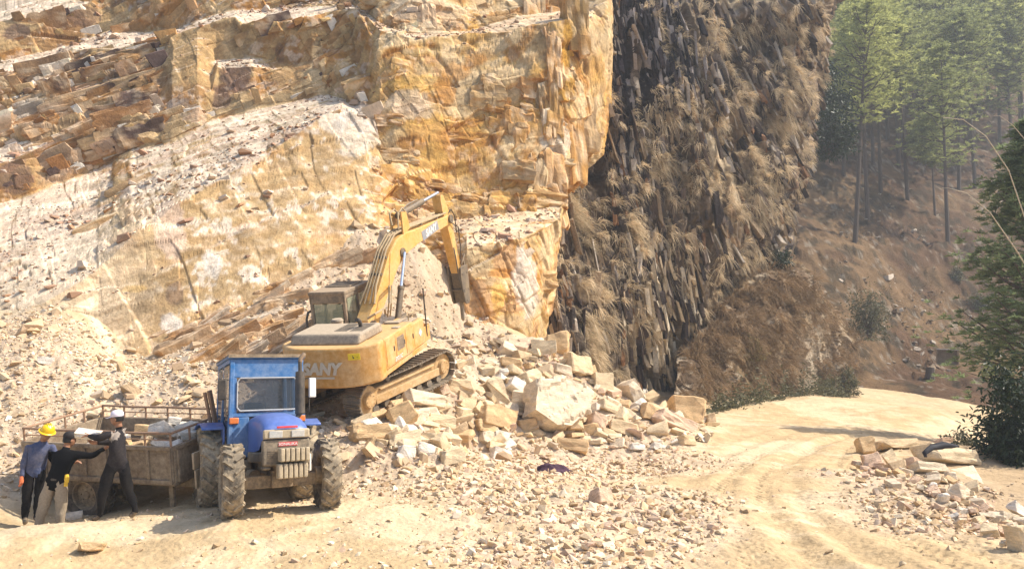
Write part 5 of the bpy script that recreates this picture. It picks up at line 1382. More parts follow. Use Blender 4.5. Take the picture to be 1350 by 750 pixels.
    t = MB(NC); t.add([(xf(1.72) - .012, -.62, 1.72), (xf(1.72) - .012, .62, 1.72), (xf(2.31) - .012, .60, 2.31), (xf(2.31) - .012, -.60, 2.31), (xf(1.72) - .018, -.62, 1.72), (xf(1.72) - .018, .62, 1.72), (xf(2.31) - .018, .60, 2.31), (xf(2.31) - .018, -.60, 2.31)], [(0, 1, 2, 3), (7, 6, 5, 4)]); wsn = t.build("windscreen", M_wind, cab)
    t = MB(NC)
    ring = [(-.58, 1.73), (.58, 1.73), (.64, 1.79), (.63, 2.24), (.57, 2.31), (-.57, 2.31), (-.63, 2.24), (-.64, 1.79), (-.58, 1.73)]
    t.tube([(xf(z) + .012, y, z) for y, z in ring], .016, 6); t.build("windscreen_seal", plain_mat("pale_rubber_seal", (.42, .42, .42), .6), wsn)
    t = MB(NC); t.span((-.40, -.79, 1.62), (.12, -.784, 2.55)); t.span((.26, -.79, 1.05), (.9, -.784, 2.55)); t.build("side_window", M_wind, cab)
    t = MB(NC); t.span((-.40, .784, 1.62), (.12, .79, 2.55)); t.span((.26, .784, 1.05), (.9, .79, 2.55)); t.build("side_window", M_wind, cab)
    t = MB(NC); t.box((.0, 0, 1.30), (.5, .5, .12)); t.box((-.22, 0, 1.62), (.10, .5, .6)); t.build("seat", M_blk, cab, bevel=.04, seg=3)
    t = MB(NC); t.tube([(.86, 0, 1.2), (.66, 0, 1.62)], .025, 8); t.lathe([(.19, -.012), (.21, 0), (.19, .012)], (.64, 0, 1.64), 'Z', 24); t.build("steering_wheel", M_blk, cab)
    t = MB(NC); t.box((.9, 0, 1.5), (.18, .7, .25)); t.build("dashboard", M_blk, cab, bevel=.03)
    for s in (-1, 1):
        f = MB()
        pts = [(-.62, 1.30), (-.55, 1.46), (-.25, 1.56), (.35, 1.56), (.62, 1.46), (.62, 1.42), (.33, 1.52), (-.25, 1.52), (-.52, 1.42), (-.59, 1.28)]
        f.prism(pts, s * .68, s * 1.06); f.prism([(-.62, 1.0), (-.55, 1.46), (-.25, 1.56), (.35, 1.56), (.62, 1.46), (.66, 1.2), (.4, 1.0)], s * .67, s * .70)
        f.build("mudguard", M_blueh, R, bevel=.01)
        m = MB(NC); m.tube([(1.0, s * .80, 2.28), (1.03, s * .92, 2.30), (1.03, s * .92, 1.95)], .014, 6); arm = m.build("mirror", M_blk, R)
        m = MB(NC); m.box((1.045, s * .95, 2.11), (.05, .17, .36), rot=(0, 0, s * .25)); m.build("mirror_head", M_white if s > 0 else M_blk, arm, bevel=.02, seg=3)
        m = MB(NC); m.box((1.03, s * .70, 1.56), (.05, .19, .11)); m.build("indicator", M_orange, R, bevel=.015)
        m = MB(NC); m.tube([(1.0, s * .81, 1.68), (1.05, s * .88, 1.68), (1.05, s * .88, 1.95), (1.0, s * .81, 1.95)], .012, 6); m.build("door_handle", M_blk, cab)
    e = MB(); e.tube([(1.72, .30, 1.5), (1.72, .40, 1.62), (1.70, .41, 1.70)], .04, 12); e.cyl((1.70, .41, 1.62), (1.66, .42, 2.36), .085, .08, n=18); e.cyl((1.66, .42, 2.36), (1.66, .42, 2.54), .035, n=12)
    ex = e.build("exhaust", M_blk, R, bevel=.012)
    e = MB(); e.tube([(1.66, .42, 2.53), (1.66, .43, 2.60), (1.64, .50, 2.68)], .038, 10); e.build("exhaust_tip", M_rust, ex, smooth_shade=True)
    l = MB(); l.tube([(-.3, .3, .55), (-.9, .3, .5)], .03, 8); l.tube([(-.3, -.3, .55), (-.9, -.3, .5)], .03, 8); l.box((-.75, 0, .45), (.5, .1, .06)); l.build("drawbar", M_mud, R)
    return R
TRA = tractor()

# ---------------------------------------------------------------- tipping trailer
M_tray = plain_mat("trailer_paint", (.165, .112, .07), .8, dirt=.45, dirtcol=(.40, .32, .22), scale=2.0, bump=.25)
M_rail = plain_mat("rail_paint", (.30, .17, .10), .7, dirt=.25, dirtcol=(.45, .31, .2), scale=5)
def trailer():
    R = empty("trailer", (-7.36, 14.86, CZ - 2.17), (math.radians(9), 0, math.radians(-15)))
    tag(R, "rusty brown tipping trailer with pipe rails, loaded with white stones behind the workers", "trailer")
    L, W, H = 3.3, 1.9, .66
    f = MB(); f.span((-L / 2, -W / 2, -.06), (L / 2, W / 2, 0)); f.build("floor", M_tray, R, bevel=.01)
    def side(y, s):
        k = MB(); k.span((-L / 2, y - .02, .002), (L / 2, y + .02, H)); k.span((-L / 2, y + s * .022, H - .07), (L / 2, y + s * .06, H + .005)); k.span((-L / 2, y + s * .022, -.02), (L / 2, y + s * .06, .06))
        for i in range(8):
            x = -L / 2 + .04 + i * (L - .08) / 7; k.span((x - .03, y + s * .022, .06), (x + .03, y + s * .055, H - .07))
        return k.build("side_panel", M_tray, R, bevel=.008)
    def end(x, s):
        k = MB(); k.span((x - .02, -W / 2 + .022, .002), (x + .02, W / 2 - .022, H)); k.span((x + s * .022, -W / 2 + .022, H - .07), (x + s * .06, W / 2 - .022, H)); 
        for i in range(4):
            y = -W / 2 + .1 + i * (W - .2) / 3; k.span((x + s * .022, y - .03, .0), (x + s * .055, y + .03, H - .07))
        return k.build("end_panel", M_tray, R, bevel=.008)
    for y, s in ((-W / 2, -1), (W / 2, 1)):
        p_ = side(y, s); k = MB(); zt = H + .24
        k.tube([(-L / 2 + .02, y, zt + .01), (-L / 4, y, zt - .01), (0, y, zt), (L / 4, y, zt - .015), (L / 2 - .02, y, zt)], .024, 8); k.tube([(-L / 2 + .02, y, H + .12), (L / 2 - .02, y, H + .115)], .013, 6)
        for i in range(7): x = -L / 2 + .02 + i * (L - .04) / 6; k.tube([(x, y, H), (x, y, zt)], .02, 6)
        k.build("rail", M_rail, R, smooth_shade=True)
    for x, s in ((L / 2, 1), (-L / 2, -1)):
        end(x, s)
        k = MB(); k.tube([(x, -W / 2, H + .24), (x, W / 2, H + .24)], .024, 8)
        for i in range(1, 4): y = -W / 2 + i * W / 4; k.tube([(x, y, H), (x, y, H + .24)], .02, 6)
        k.build("rail", M_rail, R, smooth_shade=True)
    c = MB()
    for y in (-.4, .4): c.span((-1.6, y - .05, -.24), (1.75, y + .05, -.065))
    for x in (-1.5, -.4, .6, 1.5): c.span((x - .04, -.85, -.12), (x + .04, .85, -.062))
    c.tube([(1.7, -.4, -.16), (2.75, -.1, -.18)], .05, 8); c.tube([(1.7, .4, -.16), (2.75, .05, -.18)], .05, 8)
    c.build("chassis", M_mud, R, bevel=.008)
    g = MB(); g.cyl((-.42, -.8, -.36), (-.42, .8, -.36), .06, n=12); g.box((-.42, -.5, -.28), (.9, .07, .1)); g.box((-.42, .5, -.28), (.9, .07, .1)); g.build("axle", M_mud, R)
    for s in (-1, 1): wheel(R, (-.42, s * .78, -.36), .50, .26, M_rubw, M_mud, 22, rim=.55, out=s, lugh=.025)
    s_ = MB(); s_.box((1.50, -.84, -.42), (.09, .07, .72)); s_.box((1.50, -.84, -.80), (.18, .16, .03)); s_.build("support_leg", M_mud, R, bevel=.006)
    s_ = MB(); s_.box((2.05, -.2, .66), (.05, .09, 1.75), rot=(.06, -.10, 0)); s_.box((1.99, -.26, .66), (.05, .05, 1.70), rot=(.06, -.10, 0)); s_.build("jack_post", M_rail, R, bevel=.006)
    s_ = MB(); s_.box((1.95, -.62, .36), (.04, .38, .30)); s_.box((1.97, -.58, .03), (.04, .44, .34)); s_.box((1.99, -.62, -.25), (.05, .30, .22)); s_.build("guard_plate", plain_mat("dusty_plate", (.50, .39, .26), .8, dirt=.3, scale=3), R, bevel=.01)
    rs = np.random.default_rng(31); Mx = R.matrix_basis.copy() if False else Matrix.Translation(R.location) @ R.rotation_euler.to_matrix().to_4x4()
    LO = [(1.35, -.55, .52, .34), (1.0, -.45, .50, .36), (1.25, -.05, .72, .4), (.85, .1, .60, .34), (.55, -.5, .48, .38), (.5, .15, .66, .42), (.1, -.4, .46, .34), (.05, .2, .62, .36), (-.3, -.1, .5, .36), (1.42, .4, .52, .36), (.7, .6, .55, .36), (1.1, .45, .66, .3), (-.6, .3, .45, .3), (-.7, -.4, .36, .3), (-1.1, .0, .3, .34), (1.15, -.7, .62, .26), (.8, -.2, .72, .28), (.3, -.6, .56, .26), (1.4, -.15, .66, .3), (.65, .35, .78, .26), (-.15, -.55, .5, .28), (1.2, .7, .62, .3), (.3, .5, .6, .28)]
    nm = ["white stone at the front near corner of the trailer load", None]
    for i, (x, y, z, s) in enumerate(LO):
        m = SM[6] if i not in (4, 7, 17) else SM[2]
        o = stone("rock", Mx @ Vector((x, y, z)), (s * 1.05, s * .85, s * .62), tuple(rs.uniform(-.5, .5, 3)), 5000 + i, m, jag=.4, detail=1)
        tag(o, "white broken stone loaded in the brown tipping trailer" if m == SM[6] else "rusty brown stone loaded among the white ones in the trailer", "rock", "stones in the trailer")
        if i < 2 and False: pass
    fill = MB(); 
    for i in range(60):
        k = rs.integers(len(TEMPL)); tv, tf = TEMPL[k]; q = rs.uniform([-1.5, -.85, .0], [1.5, .85, .32]); e = rot_mats(rs.uniform(0, 6, (1, 3)))[0]
        fill.add([tuple(e @ v * rs.uniform(.25, .4) + q) for v in tv], [tuple(f_) for f_ in tf])
    o = fill.build("stone_load", SM[3], None); o.matrix_world = Mx; o["kind"] = "stuff"
    return R
TRL = trailer()
# ---------------------------------------------------------------- plants
def leaf_mat(name, col, col2, trans=.25, rough=.6, scale=.6):
    m, nt, b = new_mat(name); L = nt.links.new
    a = N(nt, "ShaderNodeAttribute", attribute_name="col")
    tc = N(nt, "ShaderNodeTexCoord"); nz = N(nt, "ShaderNodeTexNoise", Scale=scale, Detail=3.0); L(tc.outputs["Object"], nz.inputs["Vector"])
    mx = N(nt, "ShaderNodeMix", data_type='RGBA'); mx.inputs["A"].default_value = (*col, 1); mx.inputs["B"].default_value = (*col2, 1); L(nz.outputs[0], mx.inputs["Factor"])
    mu = N(nt, "ShaderNodeMix", data_type='RGBA', blend_type='MULTIPLY'); mu.inputs["Factor"].default_value = 1; L(mx.outputs["Result"], mu.inputs["A"]); L(a.outputs["Color"], mu.inputs["B"])
    L(mu.outputs["Result"], b.inputs["Base Color"]); b.inputs["Roughness"].default_value = rough; b.inputs["Specular IOR Level"].default_value = .25
    t = N(nt, "ShaderNodeBsdfTranslucent"); L(mu.outputs["Result"], t.inputs["Color"])
    ms = N(nt, "ShaderNodeMixShader"); ms.inputs[0].default_value = trans; L(b.outputs[0], ms.inputs[1]); L(t.outputs[0], ms.inputs[2])
    L(ms.outputs[0], nt.nodes["Material Output"].inputs["Surface"])
    return m
M_needle = leaf_mat("sunlit_pine_needles", (.33, .35, .11), (.46, .47, .18), .55)  # sunlight on the left crowns is put into this brighter needle colour
M_needle_shade = leaf_mat("shaded_pine_needles", (.25, .28, .10), (.38, .40, .16), .5)  # same needles, darkened in colour for the crowns in shade
M_needle_y = leaf_mat("young_pine_needles", (.16, .22, .10), (.26, .31, .15), .5)
M_leafd = leaf_mat("dark_leaves", (.018, .034, .014), (.032, .052, .020), .15, .5)
M_leafg = leaf_mat("grey_green_leaves", (.10, .105, .055), (.16, .15, .08), .25)
M_leafy = leaf_mat("yellow_green_leaves", (.20, .17, .06), (.28, .22, .09), .3)
M_straw = leaf_mat("dry_grass", (.60, .475, .30), (.74, .62, .44), .3, .8)
M_brown = leaf_mat("brown_grass", (.25, .165, .088), (.36, .25, .14), .25, .8)
M_bark = plain_mat("pine_bark", (.085, .06, .045), .9, dirt=.2, dirtcol=(.16, .12, .09), scale=6, bump=.5)

def blades(base, direc, length, width, rs, droop=.3, col=None):
    """thin two-part blades: arrays of base points and directions"""
    n = len(base); side = np.cross(direc, rs.normal(size=(n, 3))); side /= np.linalg.norm(side, axis=1, keepdims=True) + 1e-9
    mid = base + direc * (length * .55)[:, None]; tip = base + direc * length[:, None]; tip[:, 2] -= droop * length; mid[:, 2] -= droop * length * .25
    w = (side * width[:, None] / 2)
    V = np.stack([base - w * .7, base + w * .7, mid + w, mid - w, tip], 1).reshape(-1, 3)
    k = np.arange(n)[:, None] * 5
    F = np.concatenate([k + np.array([[0, 1, 2]]), k + np.array([[0, 2, 3]]), k + np.array([[3, 2, 4]])])
    C = None if col is None else np.repeat(col, 5, 0)
    return V, F, C

def pine_meshes(seed, H, crown0, spread, nb, per, nl, width, dens=1.0, top_pow=.8, cone=False):
    rs = np.random.default_rng(seed)
    k = 9; zs = np.linspace(0, 1, k); off = np.cumsum(rs.normal(0, .012 * H / 10, (k, 2)), 0) * np.linspace(0, 1, k)[:, None] * 2
    tp = [Vector((off[i, 0], off[i, 1], zs[i] * H)) for i in range(k)]
    r0 = H * .0095 + .03
    mb = MB(); mb.tube(tp, [r0 * (1 - .88 * z) for z in zs], 8)
    def axis(z): return np.array([np.interp(z / H, zs, off[:, 0]), np.interp(z / H, zs, off[:, 1]), z])
    B, Dr, Ln, Cc = [], [], [], []
    for i in range(nb):
        t = (i + rs.random()) / nb; z = H * (crown0 + (1 - crown0) * t ** .9)
        R_ = spread * ((1 - t) ** top_pow * .95 + .10) * rs.uniform(.55, 1.15) if cone else spread * (np.sin(np.pi * min(.98, .18 + .80 * t)) ** .8) * rs.uniform(.45, 1.15)
        a = rs.uniform(0, 2 * np.pi); rise = rs.uniform(-.05, .55) + .5 * t
        d = np.array([np.cos(a), np.sin(a), rise]); d /= np.linalg.norm(d); p0 = axis(z)
        p1 = p0 + d * R_ * .55; p2 = p0 + d * R_ + np.array([0, 0, .12 * R_])
        mb.tube([Vector(p0), Vector(p1), Vector(p2)], [.018 * R_ + .015, .012 * R_ + .012, .008], 4)
        m = int(per * dens * (.6 + R_ / spread))
        for j in range(m):
            s = rs.uniform(.35, 1.0) ** .7; c = p0 + (p2 - p0) * s + rs.normal(0, (.16 if cone else .25) * R_ * (.4 + s), 3) * np.array([1, 1, .75])
            q = rs.normal(size=(nl, 3)); q[:, 2] = np.abs(q[:, 2]) * .7 + .1; q[:, :2] += d[:2] * .8; q /= np.linalg.norm(q, axis=1, keepdims=True)
            B.append(np.repeat(c[None], nl, 0)); Dr.append(q); Ln.append(rs.uniform(.6, 1.15, nl) * (width * 9)); Cc.append(np.repeat(rs.uniform(.65, 1.3, (1, 1)) * np.array([[1, 1, 1]]), nl, 0))
    B = np.vstack(B); V, F, C = blades(B, np.vstack(Dr), np.concatenate(Ln), np.full(len(B), width), rs, .25, np.vstack(Cc))
    return mb, V, F, C

def make_pine(name, loc, seed, H, crown0, spread, nb, per, nl, width, mat, lean=(0, 0), cone=False, label=None, group=None):
    R = empty(name, loc, (lean[0], lean[1], 0))
    mb, V, F, C = pine_meshes(seed, H, crown0, spread, nb, per, nl, width, cone=cone)
    mb.build("trunk", M_bark, R); mesh_obj("crown", V, F, mat, R, cols=C)
    tag(R, label, "tree", group)
    return R
def copy_tree(src, loc, rz, sc_, label, group):
    r = src.copy(); COL.objects.link(r); r.location = loc; r.rotation_euler = (src.rotation_euler[0], src.rotation_euler[1], rz); r.scale = (sc_, sc_, sc_)
    r["label"] = label
    if group: r["group"] = group
    for ch in src.children:
        c = ch.copy(); COL.objects.link(c); c.parent = r
    return r
def forest():
    rs = np.random.default_rng(12)
    g = "pines on the slope"
    specs = [
     (1127,318,24,.50,3.1,"tall pine leaning right, first trunk beside the cliff", (.0,.10)),
     (1144,290,24,.48,3.3,"tall sunlit pine with the broadest pale crown, next to the leaning pine", (0,.01)),
     (1161,256,22,.50,3.0,"pine half hidden behind the broad pale crowned pine", (0,.02)),
     (1197,268,23,.52,3.0,"straight dark trunk pine in the middle of the slope", (0,-.01)),
     (1250,327,22,.42,2.8,"pine with the longest bare trunk, nearest the road on the slope", (0,.01)),
     (1264,248,22,.50,3.2,"pine with a tilted dark trunk right of the long bare trunk", (0,.07)),
     (1233,289,12,.55,1.6,"slim small pine left of the long bare trunk", (0,0)),
     (1222,215,23,.45,3.2,"pine standing behind the straight dark trunk pine", (0,0)),
    ]
    src = []
    for i, (px, py, H, c0, sp, lab, lean) in enumerate(specs):
        src.append(make_pine("pine_tree", fh(px, py) - Vector((0, 0, .3)), 40 + i, H, c0 - .04, sp * 1.3, 78, 9, 15, .062, M_needle if i < 3 else M_needle_shade, lean, label=lab, group=g))
    n = 0
    cand = [(1080,200),(1095,170),(1110,120),(1120,195),(1140,150),(1150,90),(1165,190),(1175,130),(1185,80),(1195,200),(1210,150),(1225,100),(1235,190),(1250,150),(1262,90),(1275,200),(1285,150),(1300,110),(1315,190),(1325,140),(1340,100),(1352,180),(1365,150),(1290,70),(1200,45),(1240,40),(1160,35),(1320,50),(1130,30),(1355,40),(1385,200),(1385,90),(1100,60),(1060,90),(1070,20),(1118,240),(1150,225),(1180,235),(1340,215),(1310,150),(1230,140),(1205,95),(1270,120),(1360,225),(1145,60),(1250,60),(1305,30),(1175,15),(1270,10),(1340,15),(1220,15),(1100,20),(1290,235),(1330,240)]
    for px, py in cand:
        px += rs.uniform(-8, 8); py += rs.uniform(-12, 12); s = src[rs.choice([1, 2, 3, 5, 7, 7, 3])]
        lab = "pine among the dense dark stand behind the front row of trunks"
        copy_tree(s, fh(px, py) - Vector((0, 0, .4)), rs.uniform(0, 6.28), rs.uniform(.85, 1.15), lab, "pines of the stand behind")
    y = 27.0; x = (1362 - 675) / FPX * y
    make_pine("pine_tree", (x, y, float(gz(x, y)) - 2.2), 90, 14.8, .34, 2.8, 150, 17, 16, .034, M_needle_y, (0, .02), cone=True, label="bushy young pine at the right edge, close behind the dark bush")
forest()

def bush(name, c, rad, n, leaf, mat, seed, label, cat="bush", sprays=0, stem=None):
    """leafy bush: stems plus single leaves in uneven clumps"""
    rs = np.random.default_rng(seed); R = empty(name, c); rad = np.array(rad)
    k = 46; ctr = rs.normal(size=(k, 3)); ctr /= np.linalg.norm(ctr, axis=1, keepdims=True); ctr *= rs.uniform(.35, .95, (k, 1)); ctr[:, 2] = np.abs(ctr[:, 2]) * 1.7 - .7
    ctr = ctr * rad + np.array([0, 0, rad[2] * .75])
    ctr[:, 2] = np.maximum(ctr[:, 2], .05)
    st = MB()
    for q in ctr[:22]: st.tube([Vector((0, 0, 0)), Vector(q * .5 + np.array([0, 0, .1 * rad[2]])), Vector(q)], [.035 * rad[2] / 2 + .006, .02 * rad[2] / 2 + .004, .004], 5)
    st.build("stem", stem or M_bark, R)
    w = rs.integers(0, k, n); cl = rs.uniform(.12, .38, k)[w]
    B = ctr[w] + rs.normal(size=(n, 3)) * cl[:, None] * rad * .75
    if sprays:
        sp = []
        for _ in range(sprays):
            q = ctr[rs.integers(k)]; d = q - np.array([0, 0, rad[2] * .5]); d /= np.linalg.norm(d); L_ = rs.uniform(.3, .6)
            for t in np.linspace(.1, 1, 12): sp.append(q + d * t * L_ + rs.normal(0, .03, 3))
        B = np.vstack([B, np.array(sp)])
    B[:, 2] = np.maximum(B[:, 2], .03); m = len(B)
    Dr = rs.normal(size=(m, 3)) + np.array([0, 0, -.25]); Dr[:, :2] += (B / rad)[:, :2] * .6; Dr /= np.linalg.norm(Dr, axis=1, keepdims=True)
    V, F, C = blades(B, Dr, leaf * rs.uniform(.7, 1.3, m), np.full(m, leaf * .36), rs, .2, np.repeat(rs.uniform(.6, 1.35, (m, 1)), 3, 1))
    mesh_obj("foliage", V, F, mat, R, cols=C)
    tag(R, label, cat)
    return R
def plants():
    def at(px, py, d): return Vector(P(px, py, d))
    def gnd(px, d, dz=0): x = (px - 675) / FPX * d; return Vector((x, d, float(gz(x, d)) + dz))
    bush("bush", gnd(1333, 20.3, -1.0), (1.12, 1.2, 2.15), 15000, .15, M_leafd, 201, "big dark green leafy bush at the right edge beside the road", sprays=26)
    bush("bush", gnd(1392, 21.5, -.7), (1.4, 1.4, 2.6), 9000, .16, M_leafd, 207, "dark bush half cut off by the right edge of the picture", sprays=10)
    bush("bush", gnd(1250, 25.5, -.3), (.62, .5, .55), 1500, .10, M_leafg, 202, "small sunlit green bush at the road edge left of the big dark bush")
    bush("bush", gnd(1270, 23.2, -.3), (.5, .5, .4), 900, .09, M_leafg, 214, "low green weeds between the small sunlit bush and the big dark one")
    kk = lambda px, py: Vector(KG.reshape(-1, 3)[np.argmin(((np.stack([KPX, KPY], -1).reshape(-1, 2) - np.array([px, py])) ** 2).sum(-1))])
    bush("shrub", kk(996, 470) + Vector((0, -.2, -.1)), (.85, .6, .85), 1500, .17, M_leafy, 203, "yellow green shrub hanging on the grassy knoll", "shrub")
    bush("shrub", fh(1128, 440) + Vector((-.6, -3.5, -.5)), (1.5, 1.2, 2.6), 2600, .20, M_leafg, 204, "tall thin shrub with small pale leaves right of the knoll", "shrub")
    bush("shrub", gnd(1084, 45.5, -.1), (1.3, .8, .75), 2200, .16, M_leafg, 205, "grey green shrub at the right foot of the knoll by the road", "shrub")
    bush("shrub", gnd(1113, 47.5, .1), (.7, .6, 1.0), 1200, .16, M_leafg, 206, "small pale green shrub between the knoll and the forest bank", "shrub")
    bush("shrub", Vector(P(1092, 205, 62)), (2.6, 2, 2.8), 3000, .34, M_leafd, 208, "dark evergreen shrub in the cleft right of the cliff top", "shrub")
    bush("shrub", Vector(P(1085, 150, 66)), (2.6, 2, 2.6), 3000, .34, M_leafd, 209, "upper dark evergreen shrub beside the cliff top", "shrub")
    bush("shrub", Vector(P(1030, 352, 45)), (.8, .7, .7), 900, .18, M_leafd, 210, "dark green shrub at the top of the knoll under the cliff", "shrub")
    bush("shrub", fh(1262, 372), (.8, .8, .9), 900, .2, M_leafg, 211, "small green shrub on the forest bank below the pines", "shrub")
    bush("shrub", fh(1290, 405), (1.2, .8, .8), 1000, .2, M_leafg, 212, "low green shrub on the forest bank near the young pine", "shrub")
    # low weeds along the knoll foot
    rs = np.random.default_rng(51); n = 3000
    px = rs.uniform(930, 1118, n); d = np.interp(px, [890, 950, 1000, 1050, 1095, 1118], [31, 33.8, 36.8, 40.8, 44.8, 47.5]) - rs.gamma(1.5, .25, n) + .3
    x = (px - 675) / FPX * d; B = np.stack([x, d, gz(x, d) + rs.gamma(1.6, .16, n) * 2 * (smooth(fbm(np.stack([x, d, 0 * x], -1), .7, 2, 62), .4, .6)) * (.3 + fbm(np.stack([x, d, 0 * x], -1), .8, 2, 61))], -1)
    Dr = rs.normal(size=(n, 3)); Dr[:, 2] = np.abs(Dr[:, 2]); Dr /= np.linalg.norm(Dr, axis=1, keepdims=True)
    V, F, C = blades(B, Dr, rs.uniform(.1, .28, n), np.full(n, .06), rs, .2, np.repeat(rs.uniform(.6, 1.3, (n, 1)), 3, 1))
    tag(mesh_obj("undergrowth", V, F, M_leafg, cols=C), kind="stuff")
    # dry grass hanging on the cliff and knoll
    def tufts(name, pts, nrm, L0, seed, nbl=22, mat=None, hang=0.0):
        rs = np.random.default_rng(seed); n = len(pts); tone = rs.uniform(.55, 1.2, (n, 1)) * np.array([[1, .97, .93]]); Ls = L0 * rs.gamma(5, .2, n)
        B = np.repeat(pts, nbl, 0) + rs.normal(0, .07, (n * nbl, 3)); Dr = np.repeat(nrm * (.55 + .3 * hang) + np.array([0, 0, .75 - 1.0 * hang]), nbl, 0) + rs.normal(0, .42 - .14 * hang, (n * nbl, 3)); Dr /= np.linalg.norm(Dr, axis=1, keepdims=True)
        V, F, C = blades(B, Dr, np.repeat(Ls, nbl) * rs.uniform(.6, 1.2, n * nbl), np.full(n * nbl, .020), rs, .85 - .25 * hang, np.repeat(tone, nbl, 0) * rs.uniform(.8, 1.2, (n * nbl, 1)))
        tag(mesh_obj(name, V, F, mat or M_straw, cols=C), kind="stuff")
    f = lambda A: A.reshape(-1, A.shape[-1]) if A.ndim == 3 else A.ravel()
    g, nn, gr, px, py = f(CG), f(CN), f(CGR), f(CPX), f(CPY)
    rs = np.random.default_rng(52)
    black = np.exp(-(((px - 835) / 55) ** 2 + ((py - 50) / 95) ** 2)) + .8 * np.exp(-(((px - 868) / 40) ** 2 + ((py - 430) / 80) ** 2)) + np.exp(-(((px - 995) / 20) ** 2 + ((py - 60) / 20) ** 2))
    pr_ = (gr * .7 + smooth(nn[:, 2], .2, .5) * .8 + .12 + .8 * smooth(px, 1040, 1085) + 1.5 * np.exp(-(((px - 1010) / 60) ** 2 + ((py - 110) / 90) ** 2)) + 1.2 * np.exp(-(((px - 975) / 22) ** 2 + ((py - 200) / 60) ** 2))) * (1 - np.clip(black, 0, 1) * .8)
    pr_ *= (py > -30) * (py < 545) * (px > 705); pr_ = np.clip(pr_, 0, 2); pr_ *= smooth(fbm(g, .5, 3, 71), .44, .58) + .06
    ix = rs.choice(len(g), 2300, replace=False, p=pr_ / pr_.sum())
    tufts("dry_grass", g[ix] + nn[ix] * .12, nn[ix], .55, 53, 26, None, .85)
    g, nn, px, py = f(KG), f(KNN), f(KPX), f(KPY)
    pr_ = (py > 340) * (py < 530) * (smooth(fbm(g, .5, 3, 72), .36, .54) + .1) * (1 - .75 * np.exp(-(((px - 1075) / 20) ** 2 + ((py - 470) / 45) ** 2)))
    ix = rs.choice(len(g), 1000, replace=False, p=pr_ / pr_.sum())
    tufts("knoll_grass", g[ix], nn[ix], .70, 54, 24, M_brown, .55)
    # tufts and fallen branches on the forest bank
    q = rs.uniform([1100, 260], [1370, 500], (900, 2)); pts = np.array([fh(a, b) for a, b in q])
    tufts("bank_grass", pts, np.tile([[0, -.4, .8]], (len(pts), 1)), .5, 55, 10, M_brown)
    m = 420; q = rs.uniform([1105, 240], [1370, 498], (m, 2)); pts = np.array([fh(a, b) for a, b in q])
    chips("bank_stones", pts, rs.gamma(1.6, .16, m) + .1, 56, chip_mat, [(.40, .33, .26), (.30, .23, .16), (.46, .39, .31), (.24, .18, .12)], flat=.3)
    # arching dry stems reaching in from the right
    for i, (path, lab) in enumerate([([(1425,640,15.5),(1392,430,15.3),(1352,290,15),(1330,225,14.8),(1300,180,14.6),(1270,158,14.5),(1243,155,14.4)], "longest pale stem arching in from the right edge over the pines"),
                                     ([(1425,640,15.9),(1405,420,15.8),(1378,250,15.6),(1356,190,15.4),(1335,165,15.3),(1318,153,15.3)], "shorter pale stem arching beside the longest one at the right edge"),
                                     ([(1430,640,15.7),(1395,420,15.6),(1340,330,15.2),(1305,280,15),(1275,255,15),(1250,248,14.9)], "lowest thin stem arching in front of the young pine")]):
        b_ = [Vector(P(*p)) for p in path]; b_[0].z = float(gz(b_[0].x, b_[0].y)) - .1
        st = MB(); st.tube(b_, list(np.linspace(.016, .004, len(b_))), 6)
        for k in (3, 4, 5):
            if k < len(b_): st.tube([b_[k], b_[k] + Vector((-.12, 0, -.10 + .02 * k))], .005, 4)
        tag(st.build("dry_stem", M_straw_stem, smooth_shade=True), lab, "plant stem", "arching stems")
M_straw_stem = plain_mat("dry_stem", (.50, .43, .32), .7, scale=8)
plants()
# ---------------------------------------------------------------- workers
M_skin = plain_mat("brown_skin", (.33, .165, .095), .55, scale=8)
M_hair = plain_mat("black_hair", (.012, .010, .009), .6)
def cloth(name, c, dirt=.12): return plain_mat(name, c, .9, dirt=dirt, dirtcol=(.42, .33, .22), scale=5, spec=.1, bump=.35)
M_shirt = cloth("blue_work_shirt", (.050, .075, .165)); M_jump = cloth("black_jumper", (.008, .008, .009), .0); M_check = cloth("dark_check_shirt", (.022, .020, .024), .03); M_greysh = cloth("grey_shoulder_cloth", (.26, .225, .20))
M_navy = cloth("black_trousers", (.008, .008, .010), .02); M_beige = cloth("beige_trousers", (.33, .27, .20)); M_shoe = cloth("dusty_shoe", (.06, .045, .035), .3)
M_helm = plain_mat("yellow_helmet", (.86, .52, .01), .25, scale=6, spec=.5); M_capw = plain_mat("white_cap", (.72, .66, .74), .8); M_capb = plain_mat("black_cap", (.022, .018, .018), .8)
M_gorange = plain_mat("orange_glove", (.70, .15, .045), .8, dirt=.15, scale=9); M_gyel = plain_mat("yellow_glove", (.80, .50, .03), .8, dirt=.1, scale=9)

